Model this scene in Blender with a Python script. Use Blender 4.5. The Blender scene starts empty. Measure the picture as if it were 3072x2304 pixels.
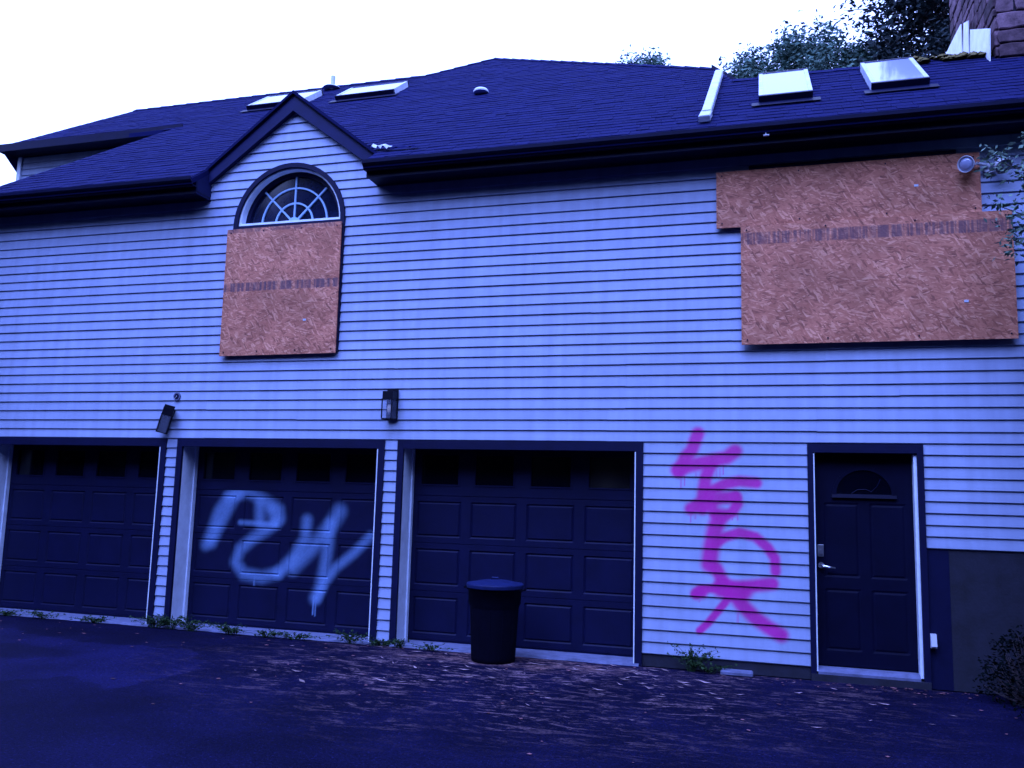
import bpy, bmesh, math, random
from mathutils import Vector, Matrix
random.seed(7)
R = math.radians
scene = bpy.context.scene
col = scene.collection

# ------------------------------------------------------------------ camera
yaw, pit, rol = R(-16.5545), R(7.5383), R(1.564)
fwd = Vector((math.sin(yaw)*math.cos(pit), math.cos(yaw)*math.cos(pit), math.sin(pit)))
rgt0 = Vector((math.cos(yaw), -math.sin(yaw), 0))
up0 = rgt0.cross(fwd)
rgt = math.cos(rol)*rgt0 + math.sin(rol)*up0
upv = -math.sin(rol)*rgt0 + math.cos(rol)*up0
cd = bpy.data.cameras.new('camera'); cam = bpy.data.objects.new('camera', cd); col.objects.link(cam)
m = Matrix.Identity(4)
for i in range(3):
    m[i][0] = rgt[i]; m[i][1] = upv[i]; m[i][2] = -fwd[i]
m[0][3], m[1][3], m[2][3] = 1.2943, -9.4695, 1.604
cam.matrix_world = m
cd.sensor_width = 36.0; cd.lens = 36.0*2584.2/3072; cd.clip_end = 600; cd.clip_start = .05
scene.camera = cam

# ------------------------------------------------------------------ sky, sun, exposure (blue dusk under thin cloud)
SUN_EL, SUN_AZ = R(56), R(190)
w = bpy.data.worlds.new('World'); scene.world = w; w.use_nodes = True
nt = w.node_tree; nt.nodes.clear()
out = nt.nodes.new('ShaderNodeOutputWorld'); bg = nt.nodes.new('ShaderNodeBackground')
sky = nt.nodes.new('ShaderNodeTexSky'); sky.sky_type = 'NISHITA'; sky.sun_disc = False
sky.sun_elevation = SUN_EL; sky.sun_rotation = SUN_AZ; sky.ozone_density = 3.0; sky.air_density = 1.0; sky.dust_density = .4
mixw = nt.nodes.new('ShaderNodeMix'); mixw.data_type = 'RGBA'; mixw.blend_type = 'MIX'
mixw.inputs[0].default_value = .86
nt.links.new(sky.outputs[0], mixw.inputs[6])
mixw.inputs[7].default_value = (3.75, 5.2, 14.2, 1)     # even cloud layer, seen through a tungsten white balance
nt.links.new(mixw.outputs[2], bg.inputs[0]); bg.inputs[1].default_value = .1
nt.links.new(bg.outputs[0], out.inputs[0])
sl = bpy.data.lights.new('sun', 'SUN'); sl.energy = 1.5; sl.angle = R(50); sl.color = (.23, .34, 1.0)
so = bpy.data.objects.new('sun', sl); col.objects.link(so)
sd = Vector((math.sin(SUN_AZ)*math.cos(SUN_EL), math.cos(SUN_AZ)*math.cos(SUN_EL), math.sin(SUN_EL)))
so.rotation_euler = sd.to_track_quat('Z', 'Y').to_euler(); so.location = sd*40
vs = scene.view_settings; vs.view_transform = 'Standard'; vs.look = 'None'; vs.gamma = 1; vs.use_curve_mapping = False
vs.exposure = 1.95

# ------------------------------------------------------------------ materials
def mat(name, base, rough=.6, var=.0, vscale=8, bump=0, bscale=60, spec=.5, metallic=0, island=0, stretch=None):
    M = bpy.data.materials.new(name); M.use_nodes = True
    n = M.node_tree.nodes; l = M.node_tree.links; b = n['Principled BSDF']
    b.inputs['Roughness'].default_value = rough; b.inputs['Metallic'].default_value = metallic
    b.inputs['Specular IOR Level'].default_value = spec
    b.inputs['Base Color'].default_value = (*base, 1)
    src = None
    geo = n.new('ShaderNodeNewGeometry')
    vec = geo.outputs['Position']
    if stretch:
        mp = n.new('ShaderNodeMapping'); mp.inputs['Scale'].default_value = stretch; l.new(vec, mp.inputs[0]); vec = mp.outputs[0]
    if var:
        nz = n.new('ShaderNodeTexNoise'); nz.inputs['Scale'].default_value = vscale; nz.inputs['Detail'].default_value = 6
        nz.inputs['Roughness'].default_value = .65
        l.new(vec, nz.inputs['Vector'])
        mr = n.new('ShaderNodeMapRange'); mr.inputs[1].default_value = .3; mr.inputs[2].default_value = .7
        mr.inputs[3].default_value = 1-var; mr.inputs[4].default_value = 1+var
        l.new(nz.outputs[0], mr.inputs[0]); src = mr.outputs[0]
    if island:
        oi = n.new('ShaderNodeObjectInfo')
        ad = n.new('ShaderNodeMath'); ad.operation = 'ADD'; l.new(geo.outputs['Random Per Island'], ad.inputs[0]); l.new(oi.outputs['Random'], ad.inputs[1])
        fr = n.new('ShaderNodeMath'); fr.operation = 'FRACT'; l.new(ad.outputs[0], fr.inputs[0])
        mr2 = n.new('ShaderNodeMapRange'); mr2.inputs[3].default_value = 1-island; mr2.inputs[4].default_value = 1+island
        l.new(fr.outputs[0], mr2.inputs[0])
        if src:
            mu = n.new('ShaderNodeMath'); mu.operation = 'MULTIPLY'; l.new(src, mu.inputs[0]); l.new(mr2.outputs[0], mu.inputs[1]); src = mu.outputs[0]
        else: src = mr2.outputs[0]
    if src:
        vm = n.new('ShaderNodeVectorMath'); vm.operation = 'SCALE'; vm.inputs[0].default_value = base; l.new(src, vm.inputs['Scale'])
        l.new(vm.outputs[0], b.inputs['Base Color'])
    if bump:
        nb = n.new('ShaderNodeTexNoise'); nb.inputs['Scale'].default_value = bscale; nb.inputs['Detail'].default_value = 4; l.new(vec, nb.inputs['Vector'])
        bp = n.new('ShaderNodeBump'); bp.inputs['Strength'].default_value = bump; bp.inputs['Distance'].default_value = .01
        l.new(nb.outputs[0], bp.inputs['Height']); l.new(bp.outputs[0], b.inputs['Normal'])
    return M

def socket_base(M): return M.node_tree.nodes['Principled BSDF'].inputs['Base Color']
def paint_over(M, colour, attr='paint'):
    """mix sprayed paint (a per-vertex coverage) over the material's own colour"""
    n = M.node_tree.nodes; l = M.node_tree.links; b = socket_base(M)
    at = n.new('ShaderNodeAttribute'); at.attribute_name = attr
    mx = n.new('ShaderNodeMix'); mx.data_type = 'RGBA'
    l.new(at.outputs['Fac'], mx.inputs[0])
    if b.links: l.new(b.links[0].from_socket, mx.inputs[6])
    else: mx.inputs[6].default_value = b.default_value
    mx.inputs[7].default_value = (*colour, 1); l.new(mx.outputs[2], b)

M = {}
M['siding'] = mat('siding_paint', (.29, .345, .51), .55, .07, 3, .06, 90, .35)
M['siding_tag'] = mat('siding_paint_tagged', (.29, .345, .51), .55, .07, 3, .06, 90, .35); paint_over(M['siding_tag'], (.46, .002, .26))
def weather(Mt):   # faint vertical rain streaks and grime
    n = Mt.node_tree.nodes; l = Mt.node_tree.links; b = socket_base(Mt); s = b.links[0].from_socket
    g = n.new('ShaderNodeNewGeometry'); mp = n.new('ShaderNodeMapping'); mp.inputs['Scale'].default_value = (5, 1, .5); l.new(g.outputs['Position'], mp.inputs[0])
    nz = n.new('ShaderNodeTexNoise'); nz.inputs['Scale'].default_value = 1.6; nz.inputs['Detail'].default_value = 7; l.new(mp.outputs[0], nz.inputs['Vector'])
    mr = n.new('ShaderNodeMapRange'); mr.inputs[1].default_value = .35; mr.inputs[2].default_value = .75; mr.inputs[3].default_value = 1.04; mr.inputs[4].default_value = .86; l.new(nz.outputs[0], mr.inputs[0])
    oi = n.new('ShaderNodeObjectInfo'); mr2 = n.new('ShaderNodeMapRange'); mr2.inputs[3].default_value = .955; mr2.inputs[4].default_value = 1.03; l.new(oi.outputs['Random'], mr2.inputs[0])
    mu = n.new('ShaderNodeMath'); mu.operation = 'MULTIPLY'; l.new(mr.outputs[0], mu.inputs[0]); l.new(mr2.outputs[0], mu.inputs[1])
    vm = n.new('ShaderNodeVectorMath'); vm.operation = 'SCALE'; l.new(s, vm.inputs[0]); l.new(mu.outputs[0], vm.inputs['Scale']); l.new(vm.outputs[0], b)
weather(M['siding']); weather(M['siding_tag'])
M['sheath'] = mat('wall_sheathing', (.10, .11, .20), .9, .1, 4)
M['trim'] = mat('navy_trim_paint', (.0032, .0042, .030), .6, .2, 6, .05, 60, .15)
M['rake'] = mat('rake_paint', (.006, .0085, .055), .6, .2, 6, .05, 60, .15)
M['white'] = mat('white_jamb_paint', (.72, .80, .92), .5, .12, 7, .04, 50)
M['door'] = mat('garage_door_paint', (.0026, .0034, .028), .6, .2, 5, .05, 120, .15)
M['door_tag'] = mat('garage_door_paint_tagged', (.0026, .0034, .028), .6, .2, 5, .05, 120, .15); paint_over(M['door_tag'], (.22, .38, .70))
M['entry'] = mat('entry_door_paint', (.0022, .0026, .016), .6, .2, 5, spec=.08)
M['shingle'] = mat('asphalt_shingle', (.0095, .0115, .057), .95, .25, 60, .3, 220, .03, island=.14)
M['deck'] = mat('roof_underlay', (.005, .007, .05), .95, spec=.05)
M['gutter'] = mat('gutter_metal', (.003, .004, .026), .5, .2, 4, spec=.12)
M['concrete'] = mat('concrete', (.105, .115, .20), .9, .3, 9, .3, 60)
M['foundation'] = mat('foundation_concrete', (.010, .011, .024), .95, .45, 5, .3, 40)
M['glass'] = mat('dark_glass', (.001, .0015, .006), .1, spec=.25)
M['fan_glass'] = mat('fanlight_glass', (.006, .009, .03), .08, .4, 6, spec=.5)
M['sky_glass'] = mat('skylight_glass', (.30, .33, .5), .05, spec=1.0)
M['muntin'] = mat('muntin_paint', (.26, .42, .62), .5)
M['steel'] = mat('brushed_steel', (.55, .55, .6), .28, .1, 40, metallic=.9)
M['metal_pale'] = mat('pale_sheet_metal', (.48, .52, .62), .45, .25, 5, .1, 25)
M['flash'] = mat('bare_aluminium', (.85, .86, .88), .5, .15, 6); M['lantern'] = mat('lantern_metal', (.002, .0025, .010), .5, spec=.15)
M['lamp_glass'] = bpy.data.materials.new('lantern_glass'); M['lamp_glass'].use_nodes = True
_b = M['lamp_glass'].node_tree.nodes['Principled BSDF']; _b.inputs['Base Color'].default_value = (.35, .4, .6, 1); _b.inputs['Roughness'].default_value = .1; _b.inputs['Alpha'].default_value = .10; _b.inputs['Specular IOR Level'].default_value = .1
M['bulb'] = mat('bulb_glass', (.6, .5, .4), .3)
M['can'] = mat('can_plastic', (.002, .002, .008), .7, .2, 12, .05, 80, .05)
M['lid'] = mat('lid_plastic', (.008, .014, .07), .55, .3, 14, .1, 60, .15)
M['plastic_w'] = mat('pale_plastic', (.5, .52, .6), .4)
M['stone'] = mat('chimney_stone', (.115, .07, .085), .95, .6, 9, .6, 30, .1, island=.5)
M['mortar'] = mat('chimney_mortar', (.02, .016, .03), .95, .3, 10)
M['moss'] = mat('moss', (.10, .075, .015), 1, .4, 12, .5, 60)
M['bark'] = mat('bark', (.05, .035, .04), .95, .4, 10, .6, 30)
def leafmat(name, base, isl=.45):
    return mat(name, base, .7, .0, island=isl, spec=.2)
M['leaf_dark'] = leafmat('leaf_dark', (.012, .022, .024))
M['leaf_mid'] = leafmat('leaf_mid', (.075, .135, .11))
M['leaf_near'] = leafmat('leaf_near', (.10, .16, .12))
M['weed'] = leafmat('weed_leaf', (.018, .045, .014))
M['shrub'] = mat('shrub_leaf', (.0022, .0045, .005), .9, island=.45, spec=.03); M['litter'] = leafmat('dry_leaf', (.17, .07, .075), .9)
M['straw'] = leafmat('dry_straw', (.30, .20, .22), .6)
M['soil'] = mat('soil', (.006, .007, .014), 1, .5, 4, .5, 20, .0)

# asphalt with grit, and pale sawdust-like dirt tracked over it
A = mat('asphalt', (.0031, .0030, .0195), .94, .55, 48, .7, 120, .05); M['asphalt'] = A
n = A.node_tree.nodes; l = A.node_tree.links; b = socket_base(A); s0 = b.links[0].from_socket
g = n.new('ShaderNodeNewGeometry'); pos = g.outputs['Position']
def nnoise(scale, detail, mapping=None, rough=.6, dist=0):
    v = pos
    if mapping:
        mp = n.new('ShaderNodeMapping'); mp.inputs['Rotation'].default_value = (0, 0, mapping[1]); mp.inputs['Scale'].default_value = mapping[0]; l.new(pos, mp.inputs[0]); v = mp.outputs[0]
    z = n.new('ShaderNodeTexNoise'); z.inputs['Scale'].default_value = scale; z.inputs['Detail'].default_value = detail; z.inputs['Roughness'].default_value = rough; z.inputs['Distortion'].default_value = dist
    l.new(v, z.inputs['Vector']); return z.outputs[0]
def mrange(x, a, b_, c, d):
    q = n.new('ShaderNodeMapRange'); q.interpolation_type = 'SMOOTHSTEP'; q.inputs[1].default_value = a; q.inputs[2].default_value = b_; q.inputs[3].default_value = c; q.inputs[4].default_value = d; l.new(x, q.inputs[0]); return q.outputs[0]
def mul(x, y):
    q = n.new('ShaderNodeMath'); q.operation = 'MULTIPLY'; l.new(x, q.inputs[0])
    if isinstance(y, (int, float)): q.inputs[1].default_value = y
    else: l.new(y, q.inputs[1])
    return q.outputs[0]
# big mottling of the old surface
v1 = mrange(nnoise(.9, 5), .35, .7, .75, 1.35)
# worn paler area on the left: own outline, broken by noise, with a dark island
def blob(cx, cy, kx, ky, r0, r1, amp, a, b_):
    nv = n.new('ShaderNodeTexNoise'); nv.inputs['Scale'].default_value = 1.1; nv.inputs['Detail'].default_value = 3; l.new(pos, nv.inputs['Vector'])
    ma = n.new('ShaderNodeVectorMath'); ma.operation = 'MULTIPLY_ADD'; l.new(nv.outputs['Color'], ma.inputs[0]); ma.inputs[1].default_value = (amp, amp, 0); l.new(pos, ma.inputs[2])
    sb = n.new('ShaderNodeVectorMath'); sb.operation = 'SUBTRACT'; l.new(ma.outputs[0], sb.inputs[0]); sb.inputs[1].default_value = (cx+amp/2, cy+amp/2, -.12)
    ml = n.new('ShaderNodeVectorMath'); ml.operation = 'MULTIPLY'; l.new(sb.outputs[0], ml.inputs[0]); ml.inputs[1].default_value = (kx, ky, 0)
    le = n.new('ShaderNodeVectorMath'); le.operation = 'LENGTH'; l.new(ml.outputs[0], le.inputs[0]); return mrange(le.outputs['Value'], r0, r1, a, b_)
pw = blob(-6.6, -2.15, 1/2.9, 1/1.25, .93, 1.0, 1.9, 1.7, 1.0)
pi_ = blob(-6.2, -2.0, 1/.75, 1/.35, .8, 1.15, .8, .68, 1.0)
speck = mrange(nnoise(42, 2), .60, .70, 1, 2.6)
pn = blob(-4.5, -6.2, 1/4.5, 1/2.2, .4, 1.2, .8, 1.35, 1.0)
v1 = mul(mul(mul(mul(v1, pw), pi_), pn), speck)
vm = n.new('ShaderNodeVectorMath'); vm.operation = 'SCALE'; l.new(s0, vm.inputs[0]); l.new(v1, vm.inputs['Scale'])
# dirt: streaks swept along x, densest in front of the right-hand bay
dv = n.new('ShaderNodeVectorMath'); dv.operation = 'SUBTRACT'; l.new(pos, dv.inputs[0]); dv.inputs[1].default_value = (-1.0, -.75, -.12)
ds = n.new('ShaderNodeVectorMath'); ds.operation = 'MULTIPLY'; l.new(dv.outputs[0], ds.inputs[0]); ds.inputs[1].default_value = (.36, .50, 0)
ln = n.new('ShaderNodeVectorMath'); ln.operation = 'LENGTH'; l.new(ds.outputs[0], ln.inputs[0])
near = mrange(ln.outputs['Value'], .15, 1.7, 1, 0)
st = mrange(nnoise(1.0, 9, ((2.6, 8.5, 1), -.30), .72, 1.2), .53, .61, 0, 1)
st2 = mrange(nnoise(1.0, 8, ((4.2, 13, 1), .14), .74, 1.0), .55, .64, 0, 1)
mx0 = n.new('ShaderNodeMath'); mx0.operation = 'MAXIMUM'; l.new(st, mx0.inputs[0]); l.new(st2, mx0.inputs[1])
fine = mrange(nnoise(34, 4), .34, .58, .2, 1)
cover = mrange(nnoise(1.3, 3), .40, .60, .35, 1)
dirt = mul(cover, mul(mul(mul(mx0.outputs[0], near), fine), 1.0))
mx = n.new('ShaderNodeMix'); mx.data_type = 'RGBA'; l.new(dirt, mx.inputs[0]); l.new(vm.outputs[0], mx.inputs[6]); mx.inputs[7].default_value = (.24, .15, .18, 1)
# trodden pale dust along the sill of the right-hand bay and round the bin
sillm = blob(-1.35, -.36, 1/1.75, 1/.40, .35, 1.1, .5, 1, 0)
dust = mul(mul(mul(sillm, mrange(nnoise(4.5, 6, ((1, 2.2, 1), -.2), .7), .46, .60, 0, 1)), mrange(nnoise(30, 4), .34, .6, .3, 1)), .8)
mx2 = n.new('ShaderNodeMix'); mx2.data_type = 'RGBA'; l.new(dust, mx2.inputs[0]); l.new(mx.outputs[2], mx2.inputs[6]); mx2.inputs[7].default_value = (.27, .15, .15, 1)
l.new(mx2.outputs[2], b)

# oriented strand board
def osb(name, bands):
    Mt = bpy.data.materials.new(name); Mt.use_nodes = True
    n = Mt.node_tree.nodes; l = Mt.node_tree.links; b = n['Principled BSDF']; b.inputs['Roughness'].default_value = .75
    b.inputs['Specular IOR Level'].default_value = .3
    tc = n.new('ShaderNodeTexCoord'); o = tc.outputs['Object']
    wz = n.new('ShaderNodeTexNoise'); wz.inputs['Scale'].default_value = 5; l.new(o, wz.inputs['Vector'])
    wa = n.new('ShaderNodeVectorMath'); wa.operation = 'MULTIPLY_ADD'; l.new(wz.outputs['Color'], wa.inputs[0]); wa.inputs[1].default_value = (.05, .05, .05); l.new(o, wa.inputs[2])
    def strands(ang, sx, sz, off):
        mp = n.new('ShaderNodeMapping'); mp.vector_type = 'TEXTURE'
        mp.inputs['Rotation'].default_value = (0, ang, 0); mp.inputs['Scale'].default_value = (1/sx, 1, 1/sz); mp.inputs['Location'].default_value = (off, off*2, off)
        l.new(wa.outputs[0], mp.inputs[0])
        vo = n.new('ShaderNodeTexVoronoi'); vo.inputs['Scale'].default_value = 1; vo.inputs['Randomness'].default_value = 1; l.new(mp.outputs[0], vo.inputs['Vector'])
        sp = n.new('ShaderNodeSeparateColor'); l.new(vo.outputs['Color'], sp.inputs[0]); return sp.outputs
    a = strands(.24, 12, 70, .3); c = strands(-.34, 11, 62, 1.7); d = strands(1.0, 15, 62, 4.1)
    m1 = n.new('ShaderNodeMath'); m1.operation = 'GREATER_THAN'; l.new(a[1], m1.inputs[0]); m1.inputs[1].default_value = .45
    x1 = n.new('ShaderNodeMix'); l.new(m1.outputs[0], x1.inputs[0]); l.new(c[0], x1.inputs[2]); l.new(a[0], x1.inputs[3])
    m2 = n.new('ShaderNodeMath'); m2.operation = 'GREATER_THAN'; l.new(d[1], m2.inputs[0]); m2.inputs[1].default_value = .72
    x2 = n.new('ShaderNodeMix'); l.new(m2.outputs[0], x2.inputs[0]); l.new(x1.outputs[0], x2.inputs[2]); l.new(d[0], x2.inputs[3])
    fz = n.new('ShaderNodeTexNoise'); fz.inputs['Scale'].default_value = 30; fz.inputs['Detail'].default_value = 5; l.new(o, fz.inputs['Vector'])
    av = n.new('ShaderNodeMix'); av.inputs[0].default_value = .35; l.new(x2.outputs[0], av.inputs[2]); l.new(fz.outputs[0], av.inputs[3])
    cr = n.new('ShaderNodeValToRGB'); e = cr.color_ramp.elements
    e[0].position = .10; e[0].color = (.20, .066, .044, 1); e[1].position = .9; e[1].color = (.78, .36, .22, 1)
    q = cr.color_ramp.elements.new(.32); q.color = (.43, .138, .078, 1)
    q = cr.color_ramp.elements.new(.65); q.color = (.55, .20, .115, 1)
    l.new(av.outputs[0], cr.inputs[0]); colr = cr.outputs[0]
    # broad weathering
    wn = n.new('ShaderNodeTexNoise'); wn.inputs['Scale'].default_value = 2.2; wn.inputs['Detail'].default_value = 4; l.new(o, wn.inputs['Vector'])
    wr = n.new('ShaderNodeMapRange'); wr.inputs[1].default_value = .35; wr.inputs[2].default_value = .65; wr.inputs[3].default_value = .8; wr.inputs[4].default_value = 1.12; l.new(wn.outputs[0], wr.inputs[0])
    vm = n.new('ShaderNodeVectorMath'); vm.operation = 'SCALE'; l.new(colr, vm.inputs[0]); l.new(wr.outputs[0], vm.inputs['Scale']); colr = vm.outputs[0]
    sx = n.new('ShaderNodeSeparateXYZ'); l.new(o, sx.inputs[0])
    for (z0, z1, strength, lines) in bands:      # smudged ink bands printed on the sheet
        def mr(sock, a_, b_):
            q = n.new('ShaderNodeMapRange'); q.inputs[1].default_value = a_; q.inputs[2].default_value = b_; l.new(sock, q.inputs[0]); return q.outputs[0]
        def mulm(x, y):
            q = n.new('ShaderNodeMath'); q.operation = 'MULTIPLY'; l.new(x, q.inputs[0]); l.new(y, q.inputs[1]); return q.outputs[0]
        inb = mulm(mr(sx.outputs[2], z0, z0+.012), mr(sx.outputs[2], z1, z1-.012))
        mp = n.new('ShaderNodeMapping'); mp.inputs['Scale'].default_value = (lines, 1, 1.5); l.new(o, mp.inputs[0])
        nz = n.new('ShaderNodeTexNoise'); nz.inputs['Scale'].default_value = 1; nz.inputs['Detail'].default_value = 3; l.new(mp.outputs[0], nz.inputs['Vector'])
        nz2 = n.new('ShaderNodeTexNoise'); nz2.inputs['Scale'].default_value = 3.0; nz2.inputs['Detail'].default_value = 2; l.new(o, nz2.inputs['Vector'])
        k = mulm(mulm(inb, mr(nz.outputs[0], .36, .56)), mr(nz2.outputs[0], .30, .48))
        ks = n.new('ShaderNodeMath'); ks.operation = 'MULTIPLY'; l.new(k, ks.inputs[0]); ks.inputs[1].default_value = strength
        mx = n.new('ShaderNodeMix'); mx.data_type = 'RGBA'; l.new(ks.outputs[0], mx.inputs[0]); l.new(colr, mx.inputs[6]); mx.inputs[7].default_value = (.07, .045, .07, 1); colr = mx.outputs[2]
    l.new(colr, b.inputs['Base Color'])
    bp = n.new('ShaderNodeBump'); bp.inputs['Strength'].default_value = .35; bp.inputs['Distance'].default_value = .004; l.new(av.outputs[0], bp.inputs['Height']); l.new(bp.outputs[0], b.inputs['Normal'])
    return Mt
M['osb_a'] = osb('osb_a', [(.83, .955, .8, 30), (1.615, 1.70, .5, 30)])
M['osb_b'] = osb('osb_b', [(1.09, 1.235, .72, 42)])
M['osb_c'] = osb('osb_c', [])

# ------------------------------------------------------------------ helpers
def link(o, parent=None):
    col.objects.link(o)
    if parent: o.parent = parent
    return o
def obj(name, verts, faces, m_, parent=None, smooth=False):
    me = bpy.data.meshes.new(name); me.from_pydata([tuple(v) for v in verts], [], faces); me.update()
    if m_: me.materials.append(M[m_] if isinstance(m_, str) else m_)
    if smooth:
        for p in me.polygons: p.use_smooth = True
    return link(bpy.data.objects.new(name, me), parent)
def bmobj(name, bm, m_, parent=None, smooth=False):
    me = bpy.data.meshes.new(name); bm.to_mesh(me); bm.free()
    me.materials.append(M[m_])
    if smooth:
        for p in me.polygons: p.use_smooth = True
    return link(bpy.data.objects.new(name, me), parent)
def empty(name, loc=(0, 0, 0), parent=None):
    o = bpy.data.objects.new(name, None); o.location = loc; return link(o, parent)
def tag(o, label=None, cat=None, group=None, kind=None):
    if label: o['label'] = label
    if cat: o['category'] = cat
    if group: o['group'] = group
    if kind: o['kind'] = kind
    return o
class MB:
    def __init__(s): s.v = []; s.f = []
    def box(s, x0, x1, y0, y1, z0, z1):
        k = len(s.v); s.v += [(x, y, z) for z in (z0, z1) for y in (y0, y1) for x in (x0, x1)]
        s.f += [tuple(k+i for i in q) for q in ((0, 2, 3, 1), (4, 5, 7, 6), (0, 1, 5, 4), (2, 6, 7, 3), (0, 4, 6, 2), (1, 3, 7, 5))]; return s
    def prism(s, pts, axis, a, b_):   # pts in the plane normal to axis, extruded a..b
        k = len(s.v); N = len(pts)
        def mk(p, t): return {'x': (t, p[0], p[1]), 'y': (p[0], t, p[1]), 'z': (p[0], p[1], t)}[axis]
        s.v += [mk(p, a) for p in pts] + [mk(p, b_) for p in pts]
        s.f += [tuple(k+i for i in range(N))[::-1], tuple(k+N+i for i in range(N))]
        s.f += [(k+i, k+(i+1) % N, k+N+(i+1) % N, k+N+i) for i in range(N)]; return s
    def lathe(s, prof, c, seg=32, cap0=True, cap1=True):
        k = len(s.v)
        for (r_, z) in prof:
            for i in range(seg):
                a = 2*math.pi*i/seg; s.v.append((c[0]+r_*math.cos(a), c[1]+r_*math.sin(a), c[2]+z))
        for j in range(len(prof)-1):
            for i in range(seg):
                i2 = (i+1) % seg; s.f.append((k+j*seg+i, k+j*seg+i2, k+(j+1)*seg+i2, k+(j+1)*seg+i))
        if cap0: s.f.append(tuple(k+i for i in range(seg))[::-1])
        if cap1: s.f.append(tuple(k+(len(prof)-1)*seg+i for i in range(seg)))
        return s
    def tube(s, pts, rad, seg=8):
        k = len(s.v); pts = [Vector(p) for p in pts]
        for j, p in enumerate(pts):
            d = (pts[min(j+1, len(pts)-1)]-pts[max(j-1, 0)]).normalized()
            a = d.orthogonal().normalized(); b_ = d.cross(a)
            r_ = rad[j] if isinstance(rad, (list, tuple)) else rad
            for i in range(seg):
                t = 2*math.pi*i/seg; s.v.append(tuple(p+a*r_*math.cos(t)+b_*r_*math.sin(t)))
        for j in range(len(pts)-1):
            for i in range(seg):
                i2 = (i+1) % seg; s.f.append((k+j*seg+i, k+j*seg+i2, k+(j+1)*seg+i2, k+(j+1)*seg+i))
        s.f += [tuple(k+i for i in range(seg))[::-1], tuple(k+(len(pts)-1)*seg+i for i in range(seg))]; return s
    def build(s, name, m_, parent=None, bevel=0, smooth=False, loc=None):
        o = obj(name, s.v, s.f, m_, parent, smooth)
        bm = bmesh.new(); bm.from_mesh(o.data); bmesh.ops.recalc_face_normals(bm, faces=bm.faces)
        if bevel: bmesh.ops.bevel(bm, geom=bm.edges[:], offset=bevel, segments=1, affect='EDGES')
        bm.to_mesh(o.data); bm.free()
        if loc: o.location = loc
        return o

# ------------------------------------------------------------------ ground
G = -.12
tag(obj('ground', [(-150, -150, G-.008), (150, -150, G-.008), (150, 200, G-.008), (-150, 200, G-.008)], [(0, 1, 2, 3)], 'soil'), 'dark bare soil around the house and driveway', 'ground', kind='structure')
tag(obj('driveway', [(-18, -22, G), (7, -22, G), (7, -.06, G), (-18, -.06, G)], [(0, 1, 2, 3)], 'asphalt'), 'dark blue-black asphalt driveway with pale streaks of dirt', 'driveway', kind='structure')

# ------------------------------------------------------------------ the house
house = tag(empty('house', (-3, 0, G)), 'pale blue clapboard house with three garage bays, boarded windows and graffiti', 'house')
def HB(name, mb, m_, parent=None, **k):
    o = mb.build(name, m_, None, **k); par(o, parent or house); return o
def par(o, p):
    o.parent = p; o.matrix_parent_inverse = p.matrix_world.inverted() if p.type == 'EMPTY' and p.parent is None else Matrix.Identity(4)
    if p is house: o.matrix_parent_inverse = Matrix.Translation((3, 0, -G))
    return o

HEAD = 2.25
ZK = [0, .1171, .2391, .3653, .4868, .6095, .7336, .8586, .9798, 1.0973, 1.2154, 1.34, 1.4603, 1.5846, 1.7062, 1.8276, 1.9505, 2.0725, 2.1925, 2.3133, 2.4356, 2.5579, 2.6802, 2.813, 2.9399, 3.0596, 3.1769, 3.2945]
while ZK[-1] < 4.3: ZK.append(ZK[-1]+.119)
BAYS = [(-8.99, -6.235), (-5.91, -3.155), (-2.83, -.075)]     # inner edges of the garage openings
CW = .078                                                  # casing width
DX0, DX1 = 1.757, 2.738                                    # entry door opening
AX, AZ, AR = -4.57, 5.03, .80                              # arched window: centre, spring height, outer casing radius
XL, XR = -9.44, 6.6

# backing wall, pieces round the openings
mb = MB()
Y0, Y1 = .004, .16
mb.box(XL, XR, Y0, Y1, HEAD-.03, 3.36)
mb.box(XL, -5.32, Y0, Y1, 3.36, 5.6); mb.box(-3.82, XR, Y0, Y1, 3.36, 5.6)
for i in range(12):   # around the arch
    a0, a1 = math.pi*i/12, math.pi*(i+1)/12
    r_ = AR-.05
    p = [(AX+r_*math.cos(a0), AZ+r_*math.sin(a0)), (AX+r_*math.cos(a1), AZ+r_*math.sin(a1))]
    mb.prism([p[0], (p[0][0], 5.9), (p[1][0], 5.9), p[1]], 'y', Y0, Y1)
mb.prism([(-5.78, 5.6), (-5.32, 5.6), (-5.32, 5.95), (AX-1.2, 5.64)], 'y', Y0, Y1)
mb.prism([(-3.82, 5.6), (-3.36, 5.6), (AX+1.2, 5.64), (-3.82, 5.95)], 'y', Y0, Y1)
mb.prism([(-5.5, 5.9), (-3.64, 5.9), (AX, 6.56)], 'y', Y0, Y1)
for x0, x1 in ((XL, BAYS[0][0]-.03), (BAYS[0][1]+.03, BAYS[1][0]-.03), (BAYS[1][1]+.03, BAYS[2][0]-.03), (BAYS[2][1]+.03, DX0-.03), (DX1+.03, XR)):
    mb.box(x0, x1, Y0, Y1, G, HEAD-.03)
wall = HB('wall', mb, 'sheath')
# rooms behind so that no daylight comes through: side, back and floor slabs
HB('rear_wall', MB().box(XL, XR, 6.0, 6.15, G, 7.0).box(XL, XL+.1, .2, 6, G, 5.6).box(XR-.1, XR, .2, 6, G, 5.6), 'sheath')
HB('ceiling', MB().box(XL+.1, XR-.1, .2, 6, 2.5, 2.6), 'sheath')

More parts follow.
